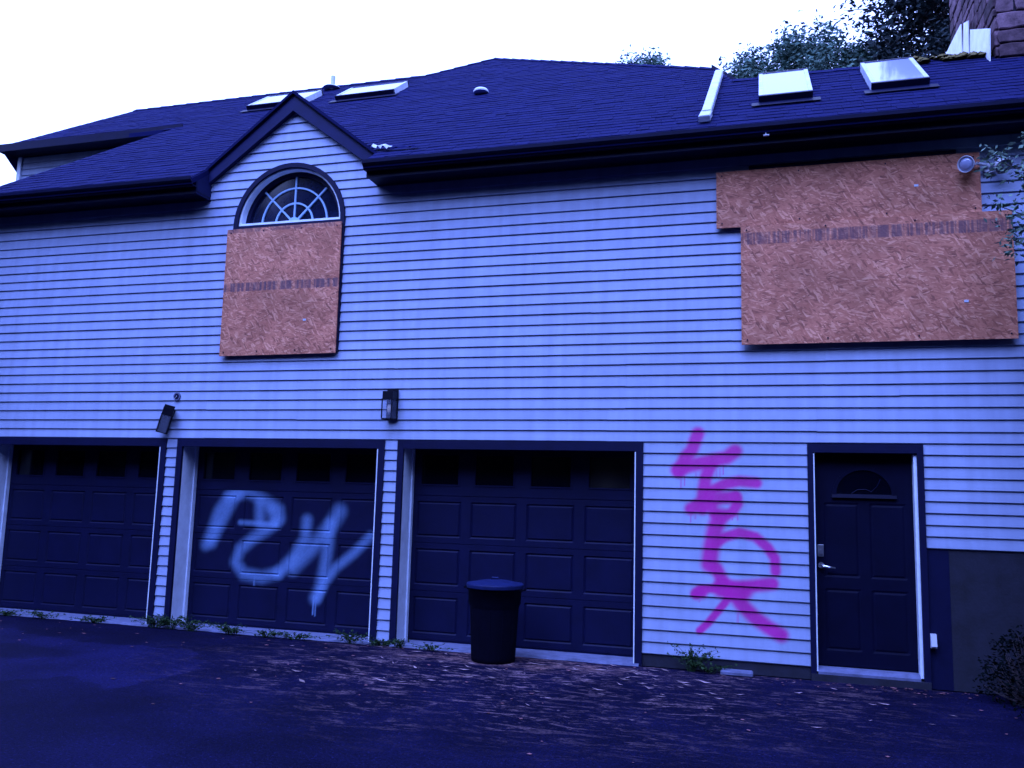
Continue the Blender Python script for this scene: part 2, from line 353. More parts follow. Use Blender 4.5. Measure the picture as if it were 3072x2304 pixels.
# spray paint coverage
RED = [([(0.588, 2.348), (0.522, 2.166), (0.447, 2.08), (0.391, 1.936)], 0.054), ([(0.372, 1.955), (0.522, 2.005), (0.726, 2.055), (0.892, 2.095), (0.974, 2.161)], 0.058), ([(0.726, 2.017), (0.671, 1.885), (0.643, 1.715), (0.633, 1.547)], 0.052), ([(0.652, 1.585), (0.725, 1.736), (0.872, 1.814), (1.017, 1.845), (1.188, 1.83)], 0.045), ([(0.513, 1.543), (0.578, 1.583), (0.707, 1.624), (0.835, 1.664), (0.971, 1.677)], 0.052), ([(0.98, 1.686), (0.998, 1.613), (0.943, 1.519), (0.834, 1.46), (0.752, 1.504), (0.725, 1.587)], 0.043), ([(0.816, 1.478), (0.761, 1.329), (0.724, 1.143), (0.705, 0.968)], 0.067), ([(0.76, 1.182), (0.869, 1.259), (1.013, 1.31), (1.174, 1.271), (1.296, 1.167), (1.365, 1.062), (1.372, 0.928)], 0.041), ([(0.777, 0.926), (0.831, 0.82), (0.884, 0.732)], 0.054), ([(0.813, 0.747), (1.009, 0.748), (1.186, 0.776), (1.336, 0.801)], 0.052), ([(0.83, 0.72), (1.045, 0.705)], 0.072), ([(0.558, 0.651), (0.613, 0.708), (0.776, 0.726)], 0.036), ([(0.577, 0.661), (0.622, 0.673)], 0.05), ([(0.938, 0.717), (0.866, 0.587), (0.775, 0.474), (0.685, 0.36), (0.603, 0.283)], 0.031), ([(0.938, 0.699), (1.026, 0.579), (1.148, 0.461), (1.287, 0.364), (1.416, 0.294)], 0.058)]
RED_DRIP = [(0.41, 1.88, 1.757), (0.448, 1.89, 1.782), (0.781, 1.962, 1.883), (0.818, 1.944, 1.878), (0.851, 1.991, 1.907), (0.559, 1.498, 1.433), (0.513, 1.469, 1.394), (0.943, 1.519, 1.436), (0.997, 1.512, 1.429), (0.599, 0.608, 0.571), (0.99, 0.469, 0.389), (0.569, 1.939, 1.886)]
WHITE = [([(-5.69, 0.896), (-5.612, 1.095), (-5.536, 1.33), (-5.415, 1.508), (-5.233, 1.593)], 0.074), ([(-5.39, 1.532), (-5.099, 1.585), (-4.88, 1.499), (-4.649, 1.379), (-4.628, 1.267), (-4.8, 1.125), (-5.001, 1.003), (-5.175, 0.86), (-5.229, 0.698), (-5.099, 0.557), (-4.834, 0.526), (-4.606, 0.593)], 0.076), ([(-4.928, 1.44), (-4.911, 1.212)], 0.076), ([(-5.60, 0.93), (-5.50, 1.15), (-5.38, 1.38), (-5.30, 1.52)], 0.075), ([(-5.2, 1.20), (-4.68, 1.19)], 0.034), ([(-4.606, 0.593), (-4.414, 0.78), (-4.252, 1.033), (-4.242, 1.257)], 0.074), ([(-4.406, 0.67), (-4.168, 0.902), (-4.003, 1.087), (-3.865, 1.269), (-3.797, 1.382)], 0.094), ([(-3.912, 1.223), (-3.932, 0.934), (-3.965, 0.669), (-4.012, 0.426), (-4.067, 0.313)], 0.076), ([(-3.363, 1.089), (-3.57, 0.884), (-3.806, 0.698), (-3.943, 0.517), (-4.043, 0.315)], 0.061), ([(-4.766, 1.376), (-4.676, 1.22)], 0.076)]
WHITE_DRIP = [(-4.092, 0.312, 0.117), (-4.054, 0.292, 0.097), (-4.937, 0.509, 0.409)]
def coverage(x, z, strokes, drips, soft, peak, wide):
    c = 0
    for pts, hw in strokes:
        hw *= wide; dmin = 9
        for (ax, az), (bx, bz) in zip(pts, pts[1:]):
            ux, uz = bx-ax, bz-az; t = max(0, min(1, ((x-ax)*ux+(z-az)*uz)/(ux*ux+uz*uz+1e-9)))
            d = math.hypot(x-ax-t*ux, z-az-t*uz)
            if d < dmin: dmin = d
        k = (hw*(1+soft*.55)-dmin)/(hw*soft)
        k = max(0, min(1, k)); k = k*k*(3-2*k)
        c = 1-(1-c)*(1-k*peak)
    for (dx, z1, z0) in drips:
        if abs(x-dx) < .011 and z0 < z < z1+.04: c = max(c, .75*(1-abs(x-dx)/.014))
    return c

def clapboard(x0b, x0t, x1b, x1t, z0, z1, tagged=False, parent=None, yoff=0):
    """one lapped board: butt edge proud at the bottom with a shadow gap under it"""
    h = z1-z0; lip = .008
    prof = [(-.003, 0.0), (-.003, lip), (-.018, lip), (-.020, lip+.004)]
    nz_ = 9 if tagged else 1
    for i in range(1, nz_+1):
        t = i/nz_; prof.append((-.020+(.016)*t, lip+.004+(h-lip-.004)*t))
    nx_ = max(1, int((x1b-x0b)/.013)) if tagged else 1
    V, F = [], []
    wob = [random.uniform(-.003, .003) for _ in range(4)]
    for i in range(nx_+1):
        t = i/nx_
        for (y, z) in prof:
            s_ = z/h
            xa = x0b+(x0t-x0b)*s_; xb = x1b+(x1t-x1b)*s_
            V.append((xa+(xb-xa)*t, y+yoff, z0+z+(wob[0]*(1-t)+wob[1]*t)))
    P = len(prof)
    for i in range(nx_):
        for j in range(P-1):
            a = i*P+j; F.append((a, a+P, a+P+1, a+1))
    F.append(tuple(range(P))); F.append(tuple(nx_*P+j for j in range(P))[::-1])
    o = obj('clapboard', V, F, 'siding_tag' if tagged else 'siding'); par(o, parent or wall)
    o.matrix_parent_inverse = Matrix.Identity(4)
    if tagged:
        at = o.data.attributes.new('paint', 'FLOAT', 'POINT')
        at.data.foreach_set('value', [coverage(v[0], v[2], RED, RED_DRIP, 1.0, .97, 1.24)*random.uniform(.95, 1) for v in V])
    return o

def arch_x(z):
    r_ = AR-.045
    if z <= AZ: return r_
    return math.sqrt(max(0, r_*r_-(z-AZ)**2)) if z < AZ+r_ else 0
ZL = [HEAD+z for z in ZK]
for k in range(len(ZL)-1):
    z0, z1 = ZL[k], ZL[k+1]
    if z0 < 5.42:
        l0, r0 = XL, XR; l1, r1 = XL, XR
    else:
        l0 = AX-(6.56-z0)/.75; l1 = AX-(6.56-z1)/.75; r0 = 2*AX-l0; r1 = 2*AX-l1
        l0 = max(l0, -5.78); l1 = max(l1, -5.78); r0 = min(r0, -3.35); r1 = min(r1, -3.35)
        if z1 > 6.56: l1 = r1 = AX
        if z0 > 6.53: break
    tg = z0 < 2.5
    if z1 > 3.40 and z0 < AZ+AR-.06:
        a0, a1 = arch_x(z0), arch_x(z1)
        clapboard(l0, l1, AX-a0, AX-a1, z0, z1)
        if z0 < 5.42: clapboard(AX+a0, AX+a1, .95 if k % 2 else -.6, .95 if k % 2 else -.6, z0, z1); clapboard(.9505 if k % 2 else -.5995, .9505 if k % 2 else -.5995, r0, r1, z0, z1)
        else: clapboard(AX+a0, AX+a1, r0, r1, z0, z1)
    elif z0 < 5.42:
        # long courses, butt joints staggered
        js = [XL, -5.6+1.3*((k*5) % 3), -1.1+.9*((k*7) % 2), (1.9 if k % 2 else 2.6), XR]
        if tg: js = [XL, -5.6+1.3*((k*5) % 3), -.4, 1.8, XR]
        for a_, b_ in zip(js, js[1:]): clapboard(a_+.0003, a_+.0003, b_-.0003, b_-.0003, z0, z1, tagged=tg and a_ == -.4)
    else: clapboard(l0, l1, r0, r1, z0, z1)
# below the heads of the openings
def column(x0, x1, zb, ncourse, tagged=False):
    h = (HEAD-zb)/ncourse
    for i in range(ncourse):
        clapboard(x0, x0, x1, x1, zb+i*h, zb+(i+1)*h, tagged)
column(BAYS[0][1]+CW, BAYS[1][0]-CW, .005, 18); column(BAYS[1][1]+CW, BAYS[2][0]-CW, -.09, 19)
column(BAYS[2][1]+CW, DX0-.058, .003, 18, True); column(DX1+.062, XR, 1.215, 9)
column(XL, BAYS[0][0]-CW, .005, 18)
HB('plinth_block', MB().box(BAYS[0][1]+CW, BAYS[1][0]-CW, -.022, .004, G-.01, .003), 'concrete')

# soffit, fascia, gutter and roof edge: two runs either side of the gable
for x0, x1 in ((-9.56, -5.775), (-3.352, XR+.3)):
    HB('soffit', MB().box(x0, x1, -.30, -.002, 5.440, 5.458), 'gutter')
    HB('fascia', MB().box(x0+.002, x1-.002, -.322, -.30, 5.42, 5.60), 'gutter')
    pr_ = [(-.323, 5.50), (-.40, 5.495), (-.425, 5.535), (-.462, 5.56), (-.465, 5.60), (-.452, 5.60), (-.448, 5.572), (-.415, 5.55), (-.392, 5.51), (-.335, 5.512), (-.335, 5.60), (-.323, 5.60)]
    HB('gutter', MB().prism(pr_, 'x', x0-.001, x1+.001), 'gutter')
HB('gutter_clip', MB().box(1.30, 1.36, -.432, -.405, 5.468, 5.478).box(1.322, 1.330, -.43, -.41, 5.478, 5.497), 'plastic_w')
# rakes of the gable: flush boards with a shingle edge above
for s_ in (-1, 1):
    e = 1.235 if s_ < 0 else 1.225
    def rp(dx, off): return (AX+s_*dx, 6.80-.775*dx-off)
    HB('rake_board', MB().prism([rp(0, .27), rp(0, .045), rp(e, .045), rp(e, .225)], 'y', -.085, -.018), 'rake')
    HB('rake_edge', MB().prism([rp(0, .044), rp(0, 0), rp(e+.02, 0), rp(e+.02, .044)], 'y', -.115, .02), 'shingle')
HB('rake_return', MB().prism([(-.30, 5.42), (-.0, 5.42), (-.0, 5.60), (-.10, 5.80), (-.30, 5.60)], 'x', -5.80, -5.776), 'rake')

# arched window
aw = empty('arched_window'); par(aw, house)
def arcband(name, r0, r1, y0, y1, m_, a0=0, a1=180, seg=28, zoff=0, parent=None):
    mb = MB()
    for i in range(seg):
        t0 = R(a0+(a1-a0)*i/seg); t1 = R(a0+(a1-a0)*(i+1)/seg)
        P = [(AX+r_*math.cos(t), AZ+zoff+r_*math.sin(t)) for r_, t in ((r0, t0), (r1, t0), (r1, t1), (r0, t1))]
        mb.prism(P, 'y', y0, y1)
    o = mb.build(name, m_); par(o, parent or aw); o.matrix_parent_inverse = Matrix.Identity(4)
    bm = bmesh.new(); bm.from_mesh(o.data); bmesh.ops.remove_doubles(bm, verts=bm.verts, dist=1e-5)
    seen = {}
    for f in list(bm.faces):
        key = tuple(sorted(v.index for v in f.verts)); seen.setdefault(key, []).append(f)
    bmesh.ops.delete(bm, geom=[f for fs in seen.values() if len(fs) > 1 for f in fs], context='FACES_ONLY')
    bm.to_mesh(o.data); bm.free(); return o
def AB(name, mb, m_, parent=None, **k):
    o = mb.build(name, m_, **k); par(o, parent or aw); o.matrix_parent_inverse = Matrix.Identity(4); return o
arcband('casing', .745, AR+.005, -.045, .10, 'trim')
AB('casing', MB().box(AX-AR-.005, AX-.745, -.045, .10, 3.34, AZ).box(AX+.745, AX+AR+.005, -.045, .10, 3.34, AZ).box(AX-.744, AX+.744, -.043, .10, 4.955, 5.03), 'trim')
arcband('frame', .714, .7445, -.012, .13, 'white', zoff=.012)
AB('sill_bar', MB().box(AX-.735, AX+.735, -.02, .125, 5.031, 5.066), 'white')
arcband('sash', .655, .7135, .085, .14, 'trim', zoff=.014)
gp = MB(); gp.prism([(AX+.69*math.cos(R(a)), 5.045+.69*math.sin(R(a))) for a in range(0, 181, 6)], 'y', .12, .135)
AB('pane', gp, 'fan_glass')
for a in (45, 90, 135):
    c_, s_ = math.cos(R(a)), math.sin(R(a)); q = .011
    AB('muntin', MB().prism([(AX+.07*c_-q*s_, 5.07+.07*s_+q*c_), (AX+.07*c_+q*s_, 5.07+.07*s_-q*c_), (AX+(.645)*c_+q*s_, 5.07+(.645)*s_-q*c_), (AX+(.645)*c_-q*s_, 5.07+(.645)*s_+q*c_)], 'y', .098, .119), 'muntin')
for r_ in (.27, .475): arcband('muntin', r_-.011, r_+.011, .1, .118, 'muntin', zoff=.04)
arcband('muntin', 0.001, .085, .096, .119, 'muntin', zoff=.037, seg=10)
# dark sash and rail behind the boards
AB('lower_sash', MB().box(AX-.744, AX+.744, .05, .12, 3.36, 4.95), 'trim')
# head casing of the boarded window on the right
HB('window_casing', MB().box(1.142, 3.207, -.040, -.001, 5.18, 5.298), 'trim')
HB('window_casing', MB().box(1.18, 3.17, -.038, -.001, 3.36, 5.17), 'trim')

# ---------------------------------------------------------------- garage doors
DY = .30
def section(parent, x0, x1, z0, z1, windows, fine, taggedm):
    """one hinged door section with four embossed panels, or the glazed top section"""
    wd = (x1-x0)/4
    recs = [(x0+wd*(i+.5), (z0+z1)/2, wd*.5-.075, (z1-z0)/2-.085) for i in range(4)]
    if windows:
        mb = MB(); zb, zt = z0+.135, z1-.075
        mb.box(x0, x1, DY, DY+.045, z0+.004, zb); mb.box(x0, x1, DY, DY+.045, zt, z1)
        ed = [x0]+[v for c in recs for v in (c[0]-.235, c[0]+.235)]+[x1]
        for a_, b_ in zip(ed[0::2], ed[1::2]): mb.box(a_, b_, DY+.0005, DY+.0445, zb, zt)
        o = mb.build('window_section', 'door'); par(o, parent); o.matrix_parent_inverse = Matrix.Identity(4)
        for c in recs:
            p = MB().box(c[0]-.236, c[0]+.236, DY+.02, DY+.028, zb-.001, zt+.001).build('pane', 'glass'); par(p, parent); p.matrix_parent_inverse = Matrix.Identity(4)
            f = MB()
            f.box(c[0]-.252, c[0]+.252, DY-.008, DY-.0005, zb-.016, zb); f.box(c[0]-.252, c[0]+.252, DY-.008, DY-.0005, zt, zt+.016)
            f.box(c[0]-.252, c[0]-.236, DY-.008, DY-.0005, zb, zt); f.box(c[0]+.236, c[0]+.252, DY-.008, DY-.0005, zb, zt)
            q = f.build('window_frame', 'door'); par(q, parent); q.matrix_parent_inverse = Matrix.Identity(4)
        return
    g_ = .017
    xs = {x0, x1}; zs = {z0+.003, z1-.003, z0, z1}
    for c in recs:
        for sgn in (-1, 1):
            for d in (-g_, 0, g_): xs.add(c[0]+sgn*c[2]+d); zs.add(c[1]+sgn*c[3]+d)
    if fine:
        N = int((x1-x0)/.016); xs |= {x0+(x1-x0)*i/N for i in range(N)}; K = int((z1-z0)/.016); zs |= {z0+(z1-z0)*i/K for i in range(K)}
    xs = sorted(xs); zs = sorted(zs)
    def dep(x, z):
        if z <= z0 or z >= z1: return .012
        for c in recs:
            d = max(abs(x-c[0])-c[2], abs(z-c[1])-c[3])
            if abs(d) < g_: return .013*(1-abs(d)/g_)
        return 0
    V = [(x, DY+dep(x, z), z) for z in zs for x in xs]; nx_ = len(xs)
    F = [(j*nx_+i, j*nx_+i+1, (j+1)*nx_+i+1, (j+1)*nx_+i) for j in range(len(zs)-1) for i in range(nx_-1)]
    nf = len(V); V += [(x0, DY+.045, z0), (x1, DY+.045, z0), (x1, DY+.045, z1), (x0, DY+.045, z1)]
    F.append((nf+3, nf+2, nf+1, nf))
    o = obj('panel_section', V, F, 'door_tag' if taggedm else 'door'); par(o, parent); o.matrix_parent_inverse = Matrix.Identity(4)
    if taggedm:
        at = o.data.attributes.new('paint', 'FLOAT', 'POINT')
        at.data.foreach_set('value', [coverage(v[0], v[2], WHITE, WHITE_DRIP, 2.2, .45, .78)*random.uniform(.82, 1) for v in V])
labs = ['plain dark garage door at the left end', 'dark garage door sprayed with white letters', 'dark garage door behind the bin']
for i, (x0, x1) in enumerate(BAYS):
    gd = empty('garage_door'); par(gd, house); gd['label'] = labs[i]
    zb, zt = -.075, 2.17; h = (zt-zb)/4
    for k in range(4): section(gd, x0+.004, x1-.004, zb+k*h, zb+(k+1)*h, k == 3, i == 1, i == 1)
    seal = MB().box(x0+.004, x1-.004, DY+.005, DY+.04, zb-.02, zb).build('bottom_seal', 'gutter'); par(seal, gd); seal.matrix_parent_inverse = Matrix.Identity(4)
    # casing: dark face boards, pale reveals
    HB('casing', MB().box(x0-CW, x0, -.034, .003, G, HEAD-.002), 'trim'); HB('casing', MB().box(x1, x1+CW, -.034, .003, G, HEAD-.002), 'trim')
    HB('casing', MB().box(x0+.0005, x1-.0005, -.033, .003, HEAD-.10, HEAD-.002), 'trim')
    HB('jamb', MB().box(x0-.03, x0-.0005, .0035, DY-.06, -.1, HEAD-.031).box(x0-.03, x0+.016, DY-.06, DY-.003, -.1, HEAD-.09), 'white')
    HB('jamb', MB().box(x1+.0005, x1+.03, .0035, DY+.05, -.1, HEAD-.031), 'white')
    HB('jamb', MB().box(x1-.012, x1-.001, -.038, -.03, -.1, HEAD-.11), 'white')
    HB('head_jamb', MB().box(x0-.0, x1+.0, .0035, DY+.05, HEAD-.085, HEAD-.03), 'trim')
    # concrete lip of the floor slab
    V = []; N = 24
    rs = random.Random(i)
    for k in range(N+1):
        x = x0-.05+(x1-x0+.10)*k/N; V += [(x, .5, -.094), (x, -.055+rs.uniform(-.018, .018), -.096+rs.uniform(-.004, .002)), (x, -.085+rs.uniform(-.02, .02), G-.01)]
    sill = obj('concrete_sill', V, [(3*k+j, 3*k+3+j, 3*k+4+j, 3*k+1+j)[::-1] for k in range(N) for j in range(2)], 'concrete')
    par(sill, house)

# ---------------------------------------------------------------- entry door
ed = empty('entry_door'); par(ed, house)
def EB(name, mb, m_, **k):
    o = mb.build(name, m_, **k); par(o, ed); o.matrix_parent_inverse = Matrix.Identity(4); return o
EY = .10; ZB, ZT = .015, 2.135
# leaf as an embossed sheet
recs = [(1.757+.27, 1.27, .155, .36), (2.738-.27, 1.27, .155, .36), (1.757+.27, .47, .155, .29), (2.738-.27, .47, .155, .29)]
xs = {DX0+.012, DX1-.03}; zs = {ZB, ZT}; g_ = .02
for c in recs:
    for sgn in (-1, 1):
        for d in (-g_, 0, g_): xs.add(c[0]+sgn*c[2]+d); zs.add(c[1]+sgn*c[3]+d)
xs = sorted(xs); zs = sorted(zs)
def dep(x, z):
    for c in recs:
        d = max(abs(x-c[0])-c[2], abs(z-c[1])-c[3])
        if abs(d) < g_: return .007*(1-abs(d)/g_)
    return 0
V = [(x, EY+dep(x, z), z) for z in zs for x in xs]; nx_ = len(xs)
leaf = obj('leaf', V, [(j*nx_+i, j*nx_+i+1, (j+1)*nx_+i+1, (j+1)*nx_+i) for j in range(len(zs)-1) for i in range(nx_-1)], 'entry'); par(leaf, ed); leaf.matrix_parent_inverse = Matrix.Identity(4)
cxd, czd = 2.247, 1.735
fanp = [(cxd+.27*math.cos(R(a)), czd+.27*math.sin(R(a))*.95) for a in range(0, 181, 9)]
EB('pane', MB().prism(fanp, 'y', EY-.006, EY-.002), 'glass')
fr = MB()
for a in range(0, 180, 9):
    P = [(cxd+r_*math.cos(R(t)), czd+.95*r_*math.sin(R(t))) for r_, t in ((.265, a), (.30, a), (.30, a+9), (.265, a+9))]
    fr.prism(P, 'y', EY-.018, EY-.001)
EB('fan_frame', fr, 'entry')
EB('fan_sill', MB().prism([(EY-.03, czd-.035), (EY-.001, czd-.035), (EY-.001, czd+.004), (EY-.012, czd+.004)], 'x', cxd-.31, cxd+.31), 'entry')
EB('muntin', MB().tube([(cxd-.12, EY-.01, czd+.01), (cxd-.06, EY-.01, czd+.05), (cxd+.02, EY-.01, czd+.055), (cxd+.07, EY-.01, czd+.03)], .004, 5), 'door')
EB('muntin', MB().tube([(cxd+.07, EY-.01, czd+.03), (cxd+.13, EY-.01, czd+.09), (cxd+.16, EY-.01, czd+.16)], .004, 5), 'door')
# hardware
EB('deadbolt', MB().box(1.790, 1.848, EY-.012, EY-.001, 1.095, 1.215), 'steel', bevel=.003)
EB("deadbolt_cylinder", MB().prism([(1.819+.022*math.cos(t), 1.14+.022*math.sin(t)) for t in [2*math.pi*i/20 for i in range(20)]], "y", EY-.036, EY-.012), "steel")
EB('handle_rose', MB().prism([(1.822+.031*math.cos(t), 1.005+.031*math.sin(t)) for t in [2*math.pi*i/24 for i in range(24)]], 'y', EY-.022, EY-.001), 'steel')
EB('handle', MB().tube([(1.822, EY-.02, 1.005), (1.825, EY-.05, 1.004), (1.845, EY-.058, 1.0), (1.90, EY-.056, .99), (1.955, EY-.052, .985)], [.012, .012, .0125, .011, .008], 10), 'steel', smooth=True)
# frame
EB('jamb', MB().box(DX0-.001, DX0+.011, -.03, EY+.02, -.03, ZT+.01), 'white'); EB('jamb', MB().box(DX1-.029, DX1+.001, -.004, EY+.02, -.03, ZT+.01), 'white')
EB('threshold', MB().prism([(-.045, -.055), (-.045, -.03), (.02, -.004), (EY+.02, .004), (EY+.02, -.055)], 'x', DX0+.012, DX1-.0295), 'concrete')
EB('stop_bead', MB().box(DX0+.012, DX1-.03, EY-.02, EY+.02, ZT+.001, ZT+.02), 'entry')
HB('casing', MB().box(DX0-.058, DX0-.0015, -.036, .003, G, HEAD-.004), 'trim'); HB('casing', MB().box(DX1+.0015, DX1+.062, -.036, .003, G, HEAD-.004), 'trim')
HB('casing', MB().box(DX0-.001, DX1+.001, -.035, .003, ZT+.022, HEAD-.004), 'trim'); HB('head_jamb', MB().box(DX0-.001, DX1+.001, .0035, .16, ZT+.021, HEAD-.03), 'trim')
# foundation right of the door
HB('foundation', MB().box(DX1+.063, 3.0, -.004, .0035, G, 1.213), 'trim')
HB('foundation', MB().box(3.001, XR, -.001, .0035, G, 1.213), 'foundation')
HB('foundation', MB().box(BAYS[2][1]+CW+.001, DX0-.059, -.002, .0035, G, .002), 'foundation')
HB('door_step', MB().box(DX0-.055, DX1+.06, -.047, .10, G-.01, -.056), 'foundation')

# ---------------------------------------------------------------- roof
PITCH = .75
def rz(y): return 5.915+PITCH*y
POLY = [(-9.56, -.42), (-8.55, 2.60), (-12.55, 2.68), (-11.3, 4.70), (-4.75, 4.66), (-3.72, 5.6), (.65, 2.51), (.92, 1.66), (XR+.3, 1.60), (XR+.3, -.42)]
# deck under the shingles: front plane with thickness and the slopes falling away behind
DECK = POLY+[(-3.352, -.42), (-3.352, .12), (-5.775, .12), (-5.775, -.42)]
V = [(x, y, rz(y)-.012) for x, y in DECK]; N = len(DECK)
V += [(x, y, rz(y)-.09) for x, y in DECK]
F = [tuple(range(N)), tuple(range(N, 2*N))[::-1]] + [(i, i+N, (i+1) % N+N, (i+1) % N) for i in range(N)]
k0 = len(V); top = [2, 3, 4, 5, 6]
V += [(POLY[i][0], POLY[i][1]+5, rz(POLY[i][1])-3.9) for i in top]
F += [(top[j], top[j+1], k0+j+1, k0+j) for j in range(len(top)-1)]
k1 = len(V); V += [(.92, 6.6, 3.6), (XR+.3, 6.6, 3.6)]
F += [(7, 8, k1+1, k1)]
roof = obj('roof', V, F, 'deck'); par(roof, house)
bm = bmesh.new(); bm.from_mesh(roof.data); bmesh.ops.recalc_face_normals(bm, faces=bm.faces); bmesh.ops.triangulate(bm, faces=bm.faces); bm.to_mesh(roof.data); bm.free()
# right-hand return of the upper roof (its underside shows against the sky)
HB('roof_return', MB().prism([(.60, 7.84), (.60, 7.73), (1.03, 7.41), (1.06, 7.50)], 'y', 2.45, 6.5), 'gutter')
# gable roof running back into the main slope
V = []
for y in (-.11, 1.2):
    V += [(AX-1.24, y, 6.795-.775*1.24), (AX, y, 6.795), (AX+1.24, y, 6.795-.775*1.24), (AX+1.20, y, 6.74-.775*1.2), (AX, y, 6.74), (AX-1.20, y, 6.74-.775*1.2)]
gro = obj('gable_roof', V, [(0, 1, 7, 6), (1, 2, 8, 7), (3, 4, 10, 9), (4, 5, 11, 10), (2, 3, 9, 8), (5, 0, 6, 11)], 'shingle'); par(gro, house)
# wall sides of the gable above the eaves
HB('gable_cheek', MB().prism([(0, 5.44), (1.0, 5.44), (1.0, 6.6), (0, 5.86)], 'x', -5.77, -5.74), 'sheath')
HB('gable_cheek', MB().prism([(0, 5.44), (1.0, 5.44), (1.0, 6.6), (0, 5.86)], 'x', -3.39, -3.36), 'sheath')

def intervals(y):
    xs = []
    for (ax, ay), (bx, by) in zip(POLY, POLY[1:]+POLY[:1]):
        if (ay <= y) != (by <= y): xs.append(ax+(bx-ax)*(y-ay)/(by-ay))
    xs.sort(); iv = list(zip(xs[0::2], xs[1::2]))
    half = 1.19-max(y, 0)*1.03 if y > -.05 else 1.225
    if half > 0:
        o_ = []
        for a_, b_ in iv:
            if b_ < AX-half or a_ > AX+half: o_.append((a_, b_)); continue
            if a_ < AX-half: o_.append((a_, AX-half))
            if b_ > AX+half: o_.append((AX+half, b_))
        iv = o_
    return iv
DYC = .115      # course step measured along y
tabs = []
rs = random.Random(11)
y = -.445
row = 0
while y < 5.6:
    for a_, b_ in intervals(min(max(y+.06, -.419), 5.59)):
        x = a_
        if b_-a_ < .03: continue
        while x < b_-.001:
            wdt = rs.choice((.13, .17, .21, .26, .31))*rs.uniform(.9, 1.1)
            x2 = min(b_, x+wdt)
            if b_-x2 < .05: x2 = b_
            tabs.append((x, x2, y, rs.choice((0, 0, .004, .007)), rs.uniform(-.006, .006)))
            x = x2
    y += DYC; row += 1
ux, uz = 1/math.hypot(1, PITCH), PITCH/math.hypot(1, PITCH)
# unit tab: x 0..1, along slope 0..1, lifted butt edge
TV = [(0, 0, 1), (1, 0, 1), (1, 1, .25), (0, 1, .25), (0, 0, 0), (1, 0, 0), (1, 1, 0), (0, 1, 0)]
TF = [(0, 1, 2, 3), (4, 5, 1, 0), (5, 6, 2, 1), (7, 4, 0, 3)]
tme = bpy.data.meshes.new('shingle'); tme.from_pydata(TV, [], TF); tme.materials.append(M['shingle'])
def tab_matrix(t):
    x0, x1, y_, th, jy = t
    L = (DYC+.05)/ux
    o_ = Vector((x0+.002, y_+jy, rz(y_+jy)-.008))
    ex = Vector((x1-x0-.004, 0, 0)); es = Vector((0, ux, uz))*L; en = Vector((0, -uz, ux))*(.008+th*.6)
    mm = Matrix.Identity(4)
    for i in range(3): mm[i][0] = ex[i]; mm[i][1] = es[i]; mm[i][2] = en[i]; mm[i][3] = o_[i]
    return mm
C0 = Vector(m.translation)
def showsize(t):
    c = Vector(((t[0]+t[1])/2, t[2], rz(t[2]))); d = c-C0; z = d.dot(fwd)
    u_ = d.dot(rgt)/z; v_ = d.dot(upv)/z
    if abs(u_) > .60 or abs(v_) > .45: return 0
    return (t[1]-t[0])/z**2
tabs.sort(key=showsize, reverse=True)
for t in tabs[:300]:
    o = bpy.data.objects.new('shingle', tme); col.objects.link(o); o.parent = roof; o.matrix_basis = tab_matrix(t)
V, F = [], []
for t in tabs[300:]:
    mm = tab_matrix(t); k = len(V); V += [tuple(mm @ Vector(v)) for v in TV]; F += [tuple(k+i for i in f) for f in TF]
sf = obj('shingle_field', V, F, 'shingle'); sf.parent = roof; sf['kind'] = 'stuff'
# ridge caps
for (a_, b_) in ((3, 4), (4, 5), (5, 6), (7, 8)):
    p, q = Vector((*POLY[a_], rz(POLY[a_][1]))), Vector((*POLY[b_], rz(POLY[b_][1])))
    n_ = max(1, int((q-p).length/.30)); V, F = [], []
    for i in range(n_):
        s0 = p+(q-p)*i/n_; s1 = p+(q-p)*(i+1.15)/n_; k = len(V)
        for s_, lift in ((s0, .03), (s1, .015)):
            V += [(s_.x, s_.y-.10, s_.z-.075+lift*.6), (s_.x, s_.y+.01, s_.z+lift), (s_.x, s_.y+.14, s_.z-.10+lift*.6)]
        F += [(k, k+1, k+4, k+3), (k+1, k+2, k+5, k+4), (k, k+1, k+2), (k+3, k+5, k+4)]
    rc = obj('ridge_cap', V, F, 'shingle'); rc.parent = roof; rc['kind'] = 'stuff'

# upper eave and wall at far left
HB('fascia', MB().box(-12.56, -8.45, 2.62, 2.65, 7.79, 7.935), 'gutter')
HB('soffit', MB().box(-12.52, -8.2, 2.651, 2.96, 7.80, 7.82), 'gutter')
fw = HB('wall', MB().box(-12.30, -7.0, 2.98, 3.2, 5.2, 7.80), 'sheath')
for k in range(21):
    clapboard(-12.30, -12.30, -7.0, -7.0, 5.23+k*.122, 5.352+k*.122, parent=fw, yoff=2.978)
HB('corner_board', MB().box(-12.36, -12.28, 2.94, 3.04, 5.2, 7.80), 'white')
# far side wall under the upper roof, keeps the volume closed
HB('wall', MB().box(-12.25, -12.15, 3.2, 9.0, G, 7.6), 'sheath')

